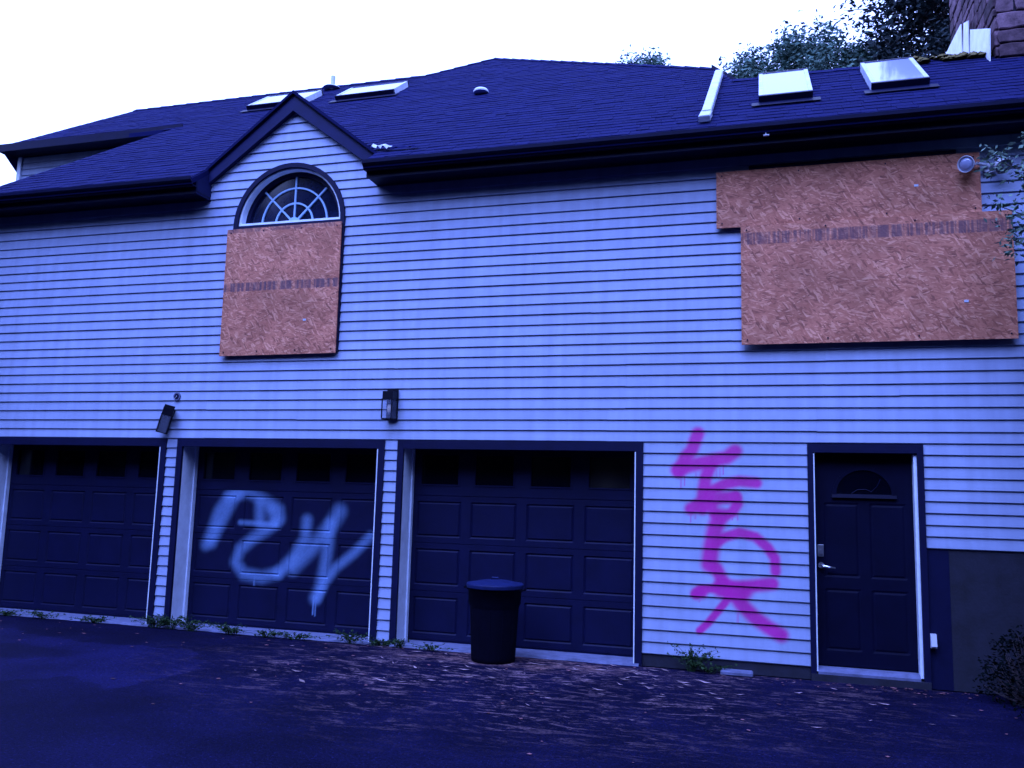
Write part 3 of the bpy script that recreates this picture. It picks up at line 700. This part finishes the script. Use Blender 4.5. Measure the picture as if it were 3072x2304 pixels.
# skylights
def skylight(x0, x1, y0, y1, name_label, tilt=0):
    sk = empty('skylight'); par(sk, house); sk['label'] = name_label
    hgt = .095; t = .045
    def pt(x, y_, h_): return (x, y_-uz*h_, rz(y_)+ux*h_)
    def slab(name, x0, x1, y0, y1, h0, h1, m_):
        V = [pt(x, y_, h_) for h_ in (h0, h1) for y_ in (y0, y1) for x in (x0, x1)]
        o = obj(name, V, [(0, 2, 3, 1), (4, 5, 7, 6), (0, 1, 5, 4), (2, 6, 7, 3), (0, 4, 6, 2), (1, 3, 7, 5)], m_); par(o, sk); o.matrix_parent_inverse = Matrix.Identity(4); return o
    slab('frame', x0, x1, y0, y0+t, -.02, hgt, 'gutter'); slab('frame', x0, x1, y1-t, y1, -.02, hgt+.001, 'gutter')
    slab('frame', x0, x0+t, y0+t, y1-t, -.02, hgt-.001, 'metal_pale'); slab('frame', x1-t, x1, y0+t, y1-t, -.02, hgt-.001, 'metal_pale')
    slab('pane', x0+t, x1-t, y0+t, y1-t, hgt-.02, hgt-.006, 'sky_glass')
    slab('flashing', x0-.08, x1+.08, y0-.12, y0-.001, .018, .024, 'gutter')
skylight(1.255, 1.845, .36, 1.50, 'skylight nearest the white downspout on the roof')
skylight(2.47, 3.065, .42, 1.50, 'skylight next to the chimney')
skylight(-7.62, -6.50, 3.30, 4.0, 'low skylight behind the gable peak')
skylight(-5.82, -4.72, 3.25, 3.86, 'low skylight right of the gable peak')

# pale downspout lying on the roof
def rp(x, y_, h_): return Vector((x, y_-uz*h_, rz(y_)+ux*h_))
dsp = empty('downspout'); par(dsp, house)
def tubebox(name, x, xw, ya, yb, h0, h1, xe=None):
    xe = x if xe is None else xe
    V = [rp(xx+dx*xw/2, yy, h_) for h_ in (h0, h1) for (xx, yy) in ((x, ya), (xe, yb)) for dx in (-1, 1)]
    o = obj(name, V, [(0, 2, 3, 1), (4, 5, 7, 6), (0, 1, 5, 4), (2, 6, 7, 3), (0, 4, 6, 2), (1, 3, 7, 5)], 'metal_pale'); par(o, dsp); o.matrix_parent_inverse = Matrix.Identity(4)
    bm = bmesh.new(); bm.from_mesh(o.data); bmesh.ops.bevel(bm, geom=bm.edges[:], offset=.008, segments=2, affect='EDGES'); bm.to_mesh(o.data); bm.free(); return o
tubebox('pipe', .69, .105, -.02, 1.95, .02, .10, .735)
tubebox('outlet_elbow', .675, .125, -.20, .0, .015, .09, .69)

# roof vents
vb = HB('roof_vent', MB().lathe([(.12, 0), (.12, .02), (.10, .05), (.05, .065)], tuple(rp(-2.91, 2.56, .02)), 16), 'metal_pale', smooth=False)
HB('vent_boot', MB().lathe([(.17, 0), (.15, .02), (.06, .06)], tuple(rp(-6.56, 4.40, .02)), 16), 'metal_pale')
HB('vent_pipe', MB().lathe([(.042, -.1), (.042, .27)], (-6.56, 4.42, 9.22), 14), 'metal_pale')
# torn flashing where the gable meets the eave
rs = random.Random(5); V, F = [], []
for i in range(9):
    for j in range(3):
        V.append(tuple(rp(-3.43+.035*i, -.03-.012*i+j*.05+rs.uniform(-.01, .01), .03+rs.uniform(0, .05)*(1 if j < 2 else .4))))
F = [(i*3+j, i*3+3+j, i*3+4+j, i*3+1+j) for i in range(8) for j in range(2)]
fl = obj('torn_flashing', V, F, 'metal_pale'); par(fl, house); fl['label'] = 'crumpled pale flashing at the foot of the gable'
V, F = [], []
for i in range(10):
    for j in range(3):
        V.append(tuple(rp(-3.22+.05*i, -.10-.004*i+j*.03+rs.uniform(-.01, .01), .022+rs.uniform(0, .025))))
F = [(i*3+j, i*3+3+j, i*3+4+j, i*3+1+j) for i in range(9) for j in range(2)]
fl = obj('lifted_shingle', V, F, 'deck'); par(fl, house)

# chimney of rough stone
ch = empty('chimney'); par(ch, house)
CX0, CX1, CY0, CY1, CZ0, CZ1 = 3.97, 5.9, 1.32, 3.75, 5.9, 10.2
def CB(o): par(o, ch); o.matrix_parent_inverse = Matrix.Identity(4); return o
CB(MB().box(CX0+.03, CX1-.03, CY0+.03, CY1-.03, CZ0, CZ1).build('mortar_core', 'mortar'))
CB(MB().box(CX0-.1, CX1+.1, CY0-.1, CY1+.1, CZ1, CZ1+.14).build('cap', 'mortar', bevel=.02))
rs = random.Random(3)
def stone(face, u0, u1, z0, z1):
    N = 7; P = []
    cu, cz = (u0+u1)/2, (z0+z1)/2; hw, hh = (u1-u0)/2-.007, (z1-z0)/2-.007
    for i in range(12):
        a = 2*math.pi*(i+.5)/12; r_ = 1/max(abs(math.cos(a)), abs(math.sin(a)))
        k = min(r_, 1.3)*rs.uniform(.9, 1.02); P.append((cu+hw*k*math.cos(a), cz+hh*k*math.sin(a)))
    d0, d1 = -.04, rs.uniform(.004, .02)
    V, F = [], []
    for s_, d in ((1, d0), (1, d1*.5), (.88, d1)):
        for (u, z) in P:
            uu, zz = cu+(u-cu)*s_, cz+(z-cz)*s_
            V.append((CX0-d+.0, uu, zz) if face == 'L' else (uu, CY0-d, zz))
    for j in range(2):
        for i in range(12): F.append((j*12+i, j*12+(i+1) % 12, j*12+12+(i+1) % 12, j*12+12+i))
    F.append(tuple(24+i for i in range(12)))
    o = obj('stone', V, F, 'stone'); CB(o)
    bm = bmesh.new(); bm.from_mesh(o.data); bmesh.ops.recalc_face_normals(bm, faces=bm.faces); bm.to_mesh(o.data); bm.free()
for face, a_, b_ in (('L', CY0, CY1), ('F', CX0, CX1)):
    z = 6.45 if face == 'F' else 6.7
    while z < CZ1-.1:
        hh = rs.uniform(.11, .23); u = a_
        while u < b_-.05:
            wd = rs.uniform(.18, .5)
            if b_-(u+wd) < .15: wd = b_-u
            stone(face, u, u+wd, z, min(z+hh, CZ1)); u += wd
        z += hh
# step flashing leaning on the chimney side
def flashing_plate(pts):
    V = [(CX0-.10+dx, y_, z) for dx in (0, .012) for (y_, z) in pts]; N = len(pts)
    o = obj('flashing', V, [tuple(range(N)), tuple(range(N, 2*N))[::-1]]+[(i, (i+1) % N, N+(i+1) % N, N+i) for i in range(N)], 'flash'); CB(o)
flashing_plate([(1.26, 6.86), (2.20, 7.33), (2.12, 7.74), (1.20, 7.24)])
flashing_plate([(2.26, 7.40), (2.56, 7.60), (2.46, 8.02), (2.22, 7.92)])
flashing_plate([(2.62, 7.66), (3.62, 8.2), (3.05, 8.15), (2.62, 8.1)])

print('tabs', len(tabs))
#--PART2--
# ------------------------------------------------------------------ boards nailed over the windows
def board(x0, x1, z0, z1, y0, y1, m_, label, marks=(), rot=0):
    t = tag(empty('strand_board', (x0, y1, z0)), label, 'board', 'boards over the windows')
    w_, h_ = x1-x0, z1-z0
    rs = random.Random(int(x0*100))
    nx_, nz_ = 24, 10
    # slightly bowed sheet with thickness
    V, F = [], []
    def bow(u, v): return -.006*math.sin(math.pi*u)*math.sin(math.pi*v)
    for side, yy in ((0, y0-y1), (1, 0)):
        for j in range(nz_+1):
            for i in range(nx_+1): V.append((w_*i/nx_, yy+bow(i/nx_, j/nz_), h_*j/nz_))
    W_ = nx_+1; O_ = W_*(nz_+1)
    for j in range(nz_):
        for i in range(nx_):
            a = j*W_+i; F.append((a, a+1, a+W_+1, a+W_)); F.append((O_+a, O_+a+W_, O_+a+W_+1, O_+a+1))
    for i in range(nx_):
        F.append((i, O_+i, O_+i+1, i+1)); a = nz_*W_+i; F.append((a, a+1, O_+a+1, O_+a))
    for j in range(nz_):
        a = j*W_; F.append((a, a+W_, O_+a+W_, O_+a)); a += nx_; F.append((a, O_+a, O_+a+W_, a+W_))
    s = obj('sheet', V, F, m_, t)
    sv, sf_ = MB(), 0
    px = [.06, w_*.33, w_*.66, w_-.06]
    for u in px:
        for v in (.05, h_-.05):
            sc_ = MB().prism([(u+.008*math.cos(q), v+.008*math.sin(q)) for q in [2*math.pi*i/8 for i in range(8)]], 'y', y0-y1-.010, y0-y1+.004).build('screw', 'gutter', t)
    for (u, v) in marks:
        MB().box(u-.02, u+.02, y0-y1-.0085, y0-y1+.002, v-.012, v+.012).build('sticker', 'plastic_w', t)
    t.rotation_euler = (0, rot, 0)
    return t
board(-5.425, -3.775, 3.305, 4.978, -.078, -.060, 'osb_a', 'upright strand board under the arched fanlight', [(1.205, .43)], R(-.3))
board(.795, 3.417, 4.60, 5.241, -.070, -.052, 'osb_c', 'narrow strand board just under the eave, behind the floodlight', [(2.02, .33)])
board(1.053, 3.682, 3.293, 4.602, -.094, -.076, 'osb_b', 'large strand board with grey printed band above the entry door', [(2.18, .39)])

# ------------------------------------------------------------------ wall lanterns
def lantern(label, bulb=True):
    t = tag(empty('wall_lantern'), label, 'wall lamp', 'black box lanterns above the garage doors')
    H_ = .37; w_ = .07
    MB().box(-w_, w_, -.022, 0, 0, H_).build('backplate', 'lantern', t, bevel=.002)
    MB().box(-w_+.004, w_-.004, -.165, -.0225, H_-.125, H_-.035).build('housing', 'lantern', t, bevel=.002)
    f = MB(); zb, zt = .012, H_-.126; q = .006
    for sx in (-w_+.002, w_-.002-2*q):
        for sy in (-.178, -.034): f.box(sx, sx+2*q, sy, sy+2*q, zb, zt)
    for z in (zb-.012, zt-.006):
        for sx in (-w_+.002, w_-.002-2*q): f.box(sx+.0003, sx+2*q-.0003, -.165, -.035, z, z+.012)
        for sy in (-.1775, -.0345): f.box(-w_+.0147, w_-.0147, sy, sy+2*q-.001, z, z+.012)
    f.build('cage', 'lantern', t)
    for sx in (-w_+.007, w_-.009): MB().box(sx, sx+.002, -.164, -.038, zb+.001, zt-.007).build('pane', 'lamp_glass', t)
    MB().box(-w_+.016, w_-.016, -.173, -.171, zb+.001, zt-.007).build('pane', 'lamp_glass', t)
    MB().lathe([(.02, 0), (.02, .05)], (0, -.10, zt-.06), 12).build('socket', 'lantern', t)
    if bulb: MB().lathe([(.006, -.12), (.020, -.09), (.026, -.05), (.018, -.01), (.013, .0)], (0, -.10, zt-.06), 14).build('bulb', 'bulb', t, smooth=True)
    return t
L2 = lantern('black wall lantern hanging straight between the middle and right garage doors'); L2.location = (-2.995, -.024, 2.485)
L1 = lantern('black wall lantern dangling crooked between the left and middle garage doors', False); L1.location = (-6.215, -.06, 2.318); L1.rotation_euler = (R(4), R(13), R(36))
t = tag(empty('junction_box', (-6.052, -.022, 2.795)), 'round grey junction box left bare above the dangling lantern', 'electrical box')
MB().prism([(.052*math.cos(R(a)), .052*math.sin(R(a))) for a in range(0, 360, 18)], 'y', -.012, .004).build('ring', 'concrete', t)
MB().prism([(.036*math.cos(R(a)), .036*math.sin(R(a))) for a in range(0, 360, 18)], 'y', -.0135, -.0122).build('opening', 'gutter', t)
MB().tube([(.0, -.012, .01), (.008, -.03, -.005), (-.012, -.035, -.03), (-.025, -.02, -.07), (-.055, -.03, -.10)], .0025, 5).build('wire', 'plastic_w', t)

# ------------------------------------------------------------------ floodlight under the eave
t = tag(empty('flood_light', (3.50, -.03, 5.07)), 'twin-head floodlight on the wall beside the upper board', 'floodlight')
MB().prism([(.055*math.cos(R(a)), .055*math.sin(R(a))) for a in range(0, 360, 18)], 'y', -.03, .01).build('base', 'plastic_w', t)
def head(c, d, r_=.085, L_=.15):
    d = Vector(d).normalized(); mb = MB().lathe([(.026, -L_), (.034, -L_*.75), (r_*.72, -L_*.45), (r_, 0), (r_*.93, .004), (r_*.86, -.012)], (0, 0, 0), 22)
    o = mb.build('lamp_head', 'plastic_w', t, smooth=True); o.location = c; o.rotation_euler = d.to_track_quat('Z', 'Y').to_euler()
    g_ = MB().lathe([(r_*.86, -.010), (r_*.5, .004), (.004, .008)], (0, 0, 0), 22).build('lens', 'sky_glass', o, smooth=True)
    return o
head((-.245, -.19, -.005), (-.55, -.75, -.25)); head((.10, -.17, -.05), (.25, -.6, -.75))
MB().tube([(0, -.02, 0), (-.05, -.07, .02), (-.13, -.10, .03)], .016, 8).build('arm', 'plastic_w', t)
MB().tube([(0, -.02, 0), (.03, -.06, .02), (.06, -.08, .03)], .016, 8).build('arm', 'plastic_w', t)

# outlet cover beside the entry door
t = tag(empty('outlet_box', (2.83, -.005, .27)), 'pale outlet box low on the wall beside the entry door', 'outlet')
MB().box(-.028, .028, -.045, 0, 0, .135).build('box', 'plastic_w', t, bevel=.004)
MB().prism([(-.075, .02), (-.045, .135), (-.04, .135), (-.045, .02)], 'x', -.026, .026).build('flap', 'plastic_w', t)

# ------------------------------------------------------------------ bin
t = tag(empty('trash_can', (-1.53, -.40, G)), 'tall round black plastic trash can standing by the right garage door', 'trash can')
prof = [(.222, 0), (.232, .012), (.236, .05), (.262, .55), (.264, .57), (.281, .60), (.288, .78), (.300, .785), (.300, .80)]
mb = MB(); seg = 48
mb.lathe(prof, (0, 0, 0), seg, True, True); mb.build('body', 'can', t, smooth=True)
for a in range(0, 360, 30):
    c_, s_ = math.cos(R(a+8)), math.sin(R(a+8))
    MB().tube([(.2335*c_, .2335*s_, .06), (.2585*c_, .2585*s_, .54)], .007, 6).build('rib', 'can', t)
lid = MB().lathe([(.306, .765), (.309, .79), (.309, .805), (.298, .812), (.285, .806), (.25, .818), (.15, .838), (.05, .845), (.001, .846)], (0, 0, 0), seg, False, False).build('lid', 'lid', t, smooth=True)
MB().tube([(-.05, 0, .84), (-.035, 0, .866), (.035, 0, .866), (.05, 0, .84)], .010, 8).build('lid_handle', 'lid', lid)
for s_ in (-1, 1):
    MB().tube([(s_*.285, -.06, .745), (s_*.33, -.05, .755), (s_*.335, 0, .757), (s_*.33, .05, .755), (s_*.285, .06, .745)], .012, 8).build('handle', 'can', t)

# ------------------------------------------------------------------ foliage
def leaf_quads(V, F, c, n_, spread, size, rs, flat=.4, droop=0):
    for _ in range(n_):
        d = Vector([max(-1.35, min(1.35, rs.gauss(0, .85))) for _k in range(3)])
        p = Vector(c)+d*spread
        a = Vector((rs.uniform(-1, 1), rs.uniform(-1, 1), rs.uniform(-flat, flat)-droop)).normalized()
        u = a.orthogonal().normalized(); u = (u*math.cos(q := rs.uniform(0, 6.28))+a.cross(u)*math.sin(q))
        s_ = size*rs.uniform(.6, 1.35); w_ = s_*rs.uniform(.32, .5)
        k = len(V); V += [tuple(p-a*s_*.5), tuple(p+u*w_*.5+a*s_*.05), tuple(p+a*s_*.5), tuple(p-u*w_*.5+a*s_*.05)]
        F.append((k, k+1, k+2, k+3))
def make_tree(label, base, height, crown_r, crown_z0, seed, leafm, clumps, per, leaf, spread, group=None, conic=0, name='tree', trunk_r=.2, lean=(0, 0), limbs=True, reach=()):
    rs = random.Random(seed)
    t = tag(empty(name, base), label, 'tree', group)
    mb = MB()
    top = Vector((lean[0], lean[1], height*.93))
    def stem(z):
        k = z/height; return Vector((lean[0]*k*k+.12*math.sin(3*k+seed), lean[1]*k*k+.12*math.cos(4*k+seed), z))
    pts = [stem(height*.93*i/8) for i in range(9)]
    mb.tube(pts, [trunk_r*(1-.85*i/8)*(1.25 if i == 0 else 1) for i in range(9)], 9)
    V, F = [], []
    for c in range(clumps):
        k = (c+.5)/clumps; z = crown_z0+(height-crown_z0)*(rs.random()**(.9 if not conic else 1.25))
        f_ = (z-crown_z0)/(height-crown_z0)
        if conic: rad = crown_r*(1-f_)**.85+.12
        else: rad = crown_r*math.sqrt(max(.04, 1-(2*f_-.85)**2*.72))
        a = rs.uniform(0, 6.283); r_ = rad*math.sqrt(rs.uniform(.12, 1))*rs.uniform(.8, 1.12)
        s0 = stem(max(crown_z0*.6, z-r_*(.55 if not conic else .1)))
        p = stem(z)+Vector((r_*math.cos(a), r_*math.sin(a), -(.25*r_ if conic else 0)))
        if limbs and (c % 2 == 0): mb.tube([s0, (s0+p)/2+Vector((0, 0, .08*r_)), p], [trunk_r*.22*(1-f_*.6), trunk_r*.13*(1-f_*.5), .008], 5)
        leaf_quads(V, F, p, per, spread*rs.uniform(.7, 1.3), leaf, rs, .45, .25 if conic else .1)
    for (px, py, pz) in reach:        # long outlying twigs
        p = Vector((px, py, pz)); s0 = stem(pz-1.2); mb.tube([s0, (s0+p)/2+Vector((0, 0, .5)), p], [.05, .025, .006], 5)
        for k in range(3): leaf_quads(V, F, p+Vector((k*.28, 0, k*.12)), 16, .17, leaf, rs, .5, .3)
    mb.build('trunk', 'bark', t)
    obj('crown', V, F, leafm, t)
    return t
gB = 'trees behind the house'
make_tree('tall dark tree rising beside the chimney', (5.9, 13.0, G), 20.0, 1.95, 8.0, 1, 'leaf_dark', 620, 100, .16, .32, gB, 0, trunk_r=.3, reach=((-2.55, 0, 14.55), (-2.3, .2, 14.15)))
make_tree('pale bushy tree behind the skylights', (2.7, 14.0, G), 14.5, 1.75, 9.0, 2, 'leaf_mid', 300, 85, .14, .27, gB, trunk_r=.2)
make_tree('low pale tree right behind the downspout', (.95, 14.0, G), 14.05, 1.0, 9.5, 3, 'leaf_mid', 150, 70, .14, .24, gB, trunk_r=.14)
make_tree('pale tree between the bushy tree and the tall dark one', (4.0, 14.6, G), 14.25, 1.15, 9.0, 5, 'leaf_mid', 220, 90, .14, .26, gB, trunk_r=.17)
make_tree('small treetop showing over the main roof', (-2.65, 18.0, G), 16.45, 1.2, 11.0, 4, 'leaf_mid', 130, 100, .15, .27, gB, trunk_r=.18)

# leafy branch reaching in at the right edge, from a small tree just outside
rs = random.Random(21)
t = tag(empty('young_tree', (4.75, -1.0, G)), 'young tree at the right edge with leafy branches before the boards', 'tree')
mb = MB(); V, F = [], []
mb.tube([(0, 0, 0), (.03, .02, 1.6), (-.05, 0, 3.2), (-.02, .04, 4.6), (.05, 0, 5.5)], [.07, .055, .045, .03, .012], 8)
for (z, tx, ty, tz, n_) in ((3.5, -1.40, -.05, 4.45, 20), (3.9, -1.40, .1, 4.95, 20), (3.0, -1.30, 0, 4.15, 15), (4.2, -1.05, .1, 5.15, 18), (2.9, -1.1, -.2, 3.75, 12), (3.2, -1.15, .2, 4.2, 12), (4.3, .6, .4, 5.4, 14), (3.2, .8, -.3, 4.6, 14), (4.6, .1, -.5, 5.8, 14), (2.4, -.85, 0, 2.9, 9)):
    s0 = Vector((-.02, 0, z)); p1 = Vector((tx, ty, tz)); mid = (s0+p1)/2+Vector((0, 0, .15))
    mb.tube([s0, mid, p1], [.018, .011, .004], 5)
    for i in range(n_):
        k = rs.uniform(.35, 1.05); c = (s0*(1-k)**2+mid*2*k*(1-k)+p1*k*k) if k <= 1 else p1
        leaf_quads(V, F, c, 22, .10, .062, rs, .6, .1)
mb.build('trunk', 'bark', t); obj('crown', V, F, 'leaf_near', t)

def shrub(label, c, rx, rz_, seed, leafm, n_, leaf, group):
    rs = random.Random(seed); t = tag(empty('shrub', (c[0], c[1], G)), label, 'shrub', group)
    mb = MB(); V, F = [], []
    for i in range(n_):
        a = rs.uniform(0, 6.283); e = rs.random(); z = rz_*rs.uniform(.08, 1); r_ = rx*math.sqrt(e)*math.sqrt(max(.05, 1-(z/rz_)**2*.8))
        p = Vector((r_*math.cos(a), r_*math.sin(a)*.7, z))
        if i % 3 == 0: mb.tube([(p.x*.2, p.y*.2, 0), (p.x*.7, p.y*.7, z*.5), tuple(p)], [.012, .008, .003], 4)
        leaf_quads(V, F, p, 9, .06, leaf, rs, .6, .05)
    mb.build('stems', 'bark', t); obj('foliage', V, F, leafm, t)
shrub('dark leafy shrub against the foundation at the right edge', (3.62, -.45), .5, .62, 31, 'shrub', 300, .045, 'shrubs by the foundation')
shrub('low dark shrub in front of the right edge shrub', (3.75, -1.15), .5, .55, 32, 'shrub', 220, .045, 'shrubs by the foundation')

def weed(label, x, y_, h_, seed, n_=7, spread=.10, leaf=.045):
    rs = random.Random(seed); t = tag(empty('weed', (x, y_, G+.0)), label, 'weed', 'weeds along the sills')
    mb = MB(); V, F = [], []
    for i in range(n_):
        a = rs.uniform(0, 6.283); r_ = spread*rs.uniform(.2, 1.2); hh = h_*rs.uniform(.5, 1.0)
        tip = Vector((r_*math.cos(a)*2.3, -abs(r_*math.sin(a))*.8, hh)); md = Vector((tip.x*.35, tip.y*.35, hh*.6))
        mb.tube([(tip.x*.1, tip.y*.1, -.01), tuple(md), tuple(tip)], [.003, .0025, .0015], 4)
        for j in range(7):
            k = rs.uniform(.3, 1); p = md*2*k*(1-k)+tip*k*k
            leaf_quads(V, F, p, 2, .012, leaf, rs, .5, .05)
    mb.build('stems', 'weed', t); obj('leaves', V, F, 'weed', t)
WD = [('low weed sprouting at the left end of the first sill', -8.35, -.11, .14, 9), ('weed in front of the left garage door', -7.75, -.12, .18, 9), ('spreading weed left of the first pier', -6.95, -.12, .15, 10), ('leafy weed at the foot of the first pier', -6.05, -.10, .22, 10), ('tall weed before the white jamb of the middle door', -5.82, -.10, .34, 13), ('weed just right of that white jamb', -5.5, -.13, .24, 12), ('bushy weed on the sill below the white letter loop', -4.95, -.14, .24, 14), ('small weed before the middle of the middle door', -4.45, -.14, .16, 9), ('weed under the drips of white paint', -4.05, -.13, .15, 8), ('weed at the right end of the middle door', -3.35, -.11, .26, 11), ('sprig growing against the second pier', -2.98, -.12, .17, 7), ('thin weed at the left end of the right door', -2.72, -.11, .17, 6), ('small sprig left of the trash can', -2.35, -.12, .14, 5), ('thin tall weed below the pink graffiti', .52, -.10, .46, 16), ('short weed beside the tall weed below the pink graffiti', .72, -.12, .2, 8)]
for i, (lb, x, y_, h_, n_) in enumerate(WD): weed(lb, x, y_, h_*.62, 100+i, n_*2, .15 if h_ < .4 else .11, .034)
# flat pale stone below the siding
MBs = MB().box(-.16, .16, -.07, .07, 0, .05).build('stone_block', 'concrete', None, bevel=.012)
MBs.location = (.98, -.12, G); tag(MBs, 'small pale stone block on the ground below the pink graffiti', 'stone')

# ------------------------------------------------------------------ litter on the driveway: dry leaves and scraps
rs = random.Random(77)
for nm, m_, n_, lab in (('fallen_leaves', 'litter', 210, 'scattered dry leaves on the driveway'), ('straw_scraps', 'straw', 130, 'pale scraps of straw and chips on the driveway')):
    V, F = [], []
    for i in range(n_):
        if m_ == 'litter':
            if i % 3 == 0: x, y_ = rs.gauss(2.3, .6), -.12-abs(rs.gauss(0, .18))
            else: x, y_ = rs.uniform(-9, 3.4), -.1-abs(rs.gauss(0, 1.7))
            s_ = rs.uniform(.008, .03); asp = rs.uniform(.45, .8)
        else:
            x, y_ = rs.gauss(-.8, 1.6), -.15-abs(rs.gauss(.5, .8)); s_ = rs.uniform(.012, .075); asp = rs.uniform(.08, .3)
        a = rs.uniform(0, 3.14) if m_ == 'litter' else rs.gauss(0, .45)
        c_, s2 = math.cos(a), math.sin(a); k = len(V); cu = s_*rs.uniform(.05, .35)
        for (u, v, h_) in ((-1, 0, cu), (0, -asp, .002), (1, 0, cu*rs.random()), (0, asp, .004)):
            V.append((x+s_*(u*c_-v*s2), y_+s_*(u*s2+v*c_), G+.006+h_))
        F += [(k, k+1, k+3), (k+1, k+2, k+3)]
    tag(obj(nm, V, F, m_), lab, 'litter', kind='stuff')
# moss on the low ridge beside the chimney
V, F = [], []; rs = random.Random(9)
for i in range(70):
    x = rs.uniform(2.95, 3.95); y_ = 1.60+rs.uniform(-.16, .02); r_ = rs.uniform(.03, .075); k = len(V); z = rz(y_)+.03
    for j in range(6): V.append((x+r_*math.cos(j*1.047), y_+r_*math.sin(j*1.047), z+.0))
    V.append((x, y_, z+r_*.8)); F += [(k+j, k+(j+1) % 6, k+6) for j in range(6)]
tag(obj('moss', V, F, 'moss'), 'yellow-green moss on the low ridge beside the chimney', 'moss', kind='stuff')

# ------------------------------------------------------------------ the wood across the drive, behind the photographer
gw = 'trees across the drive'
first = make_tree('broad dark tree across the drive at its left end', (-24, -22, G), 17, 4.8, .8, 51, 'leaf_dark', 320, 40, .8, .8, gw, trunk_r=.35)
spots = [(-16, -24), (-8.5, -22), (-1, -24), (6, -22), (13, -21), (17, -14), (16, -6), (-27, -14), (-14.5, -3.6), (7.6, -2.6)]  # last two: unseen trees added beside the house to darken the ends of the front
WL = ['broad dark tree across the drive, second from its left end', 'broad dark tree across the drive, left of the drive mouth', 'broad dark tree across the drive, straight behind the viewer', 'broad dark tree across the drive, right behind the viewer', 'broad dark tree across the drive at its right corner', 'broad dark tree along the right side of the drive, far one', 'broad dark tree along the right side of the drive, near the house', 'broad dark tree along the left side of the drive, far one', 'unseen broad dark tree added left of the drive to shade the wall end', 'unseen small dark tree added right of the house front to shade the wall end']
for i, (x, y_) in enumerate(spots):
    c = first.copy(); col.objects.link(c); c.location = (x, y_, G); c['label'] = WL[i]; c.rotation_euler = (0, 0, i*1.3)
    s_ = (1, .9, 1.15, 1, .85, 1.1, .95, .9, .72, .58)[i]; c.scale = (s_, s_, s_)
    for chd in first.children:
        d = chd.copy(); col.objects.link(d); d.parent = c
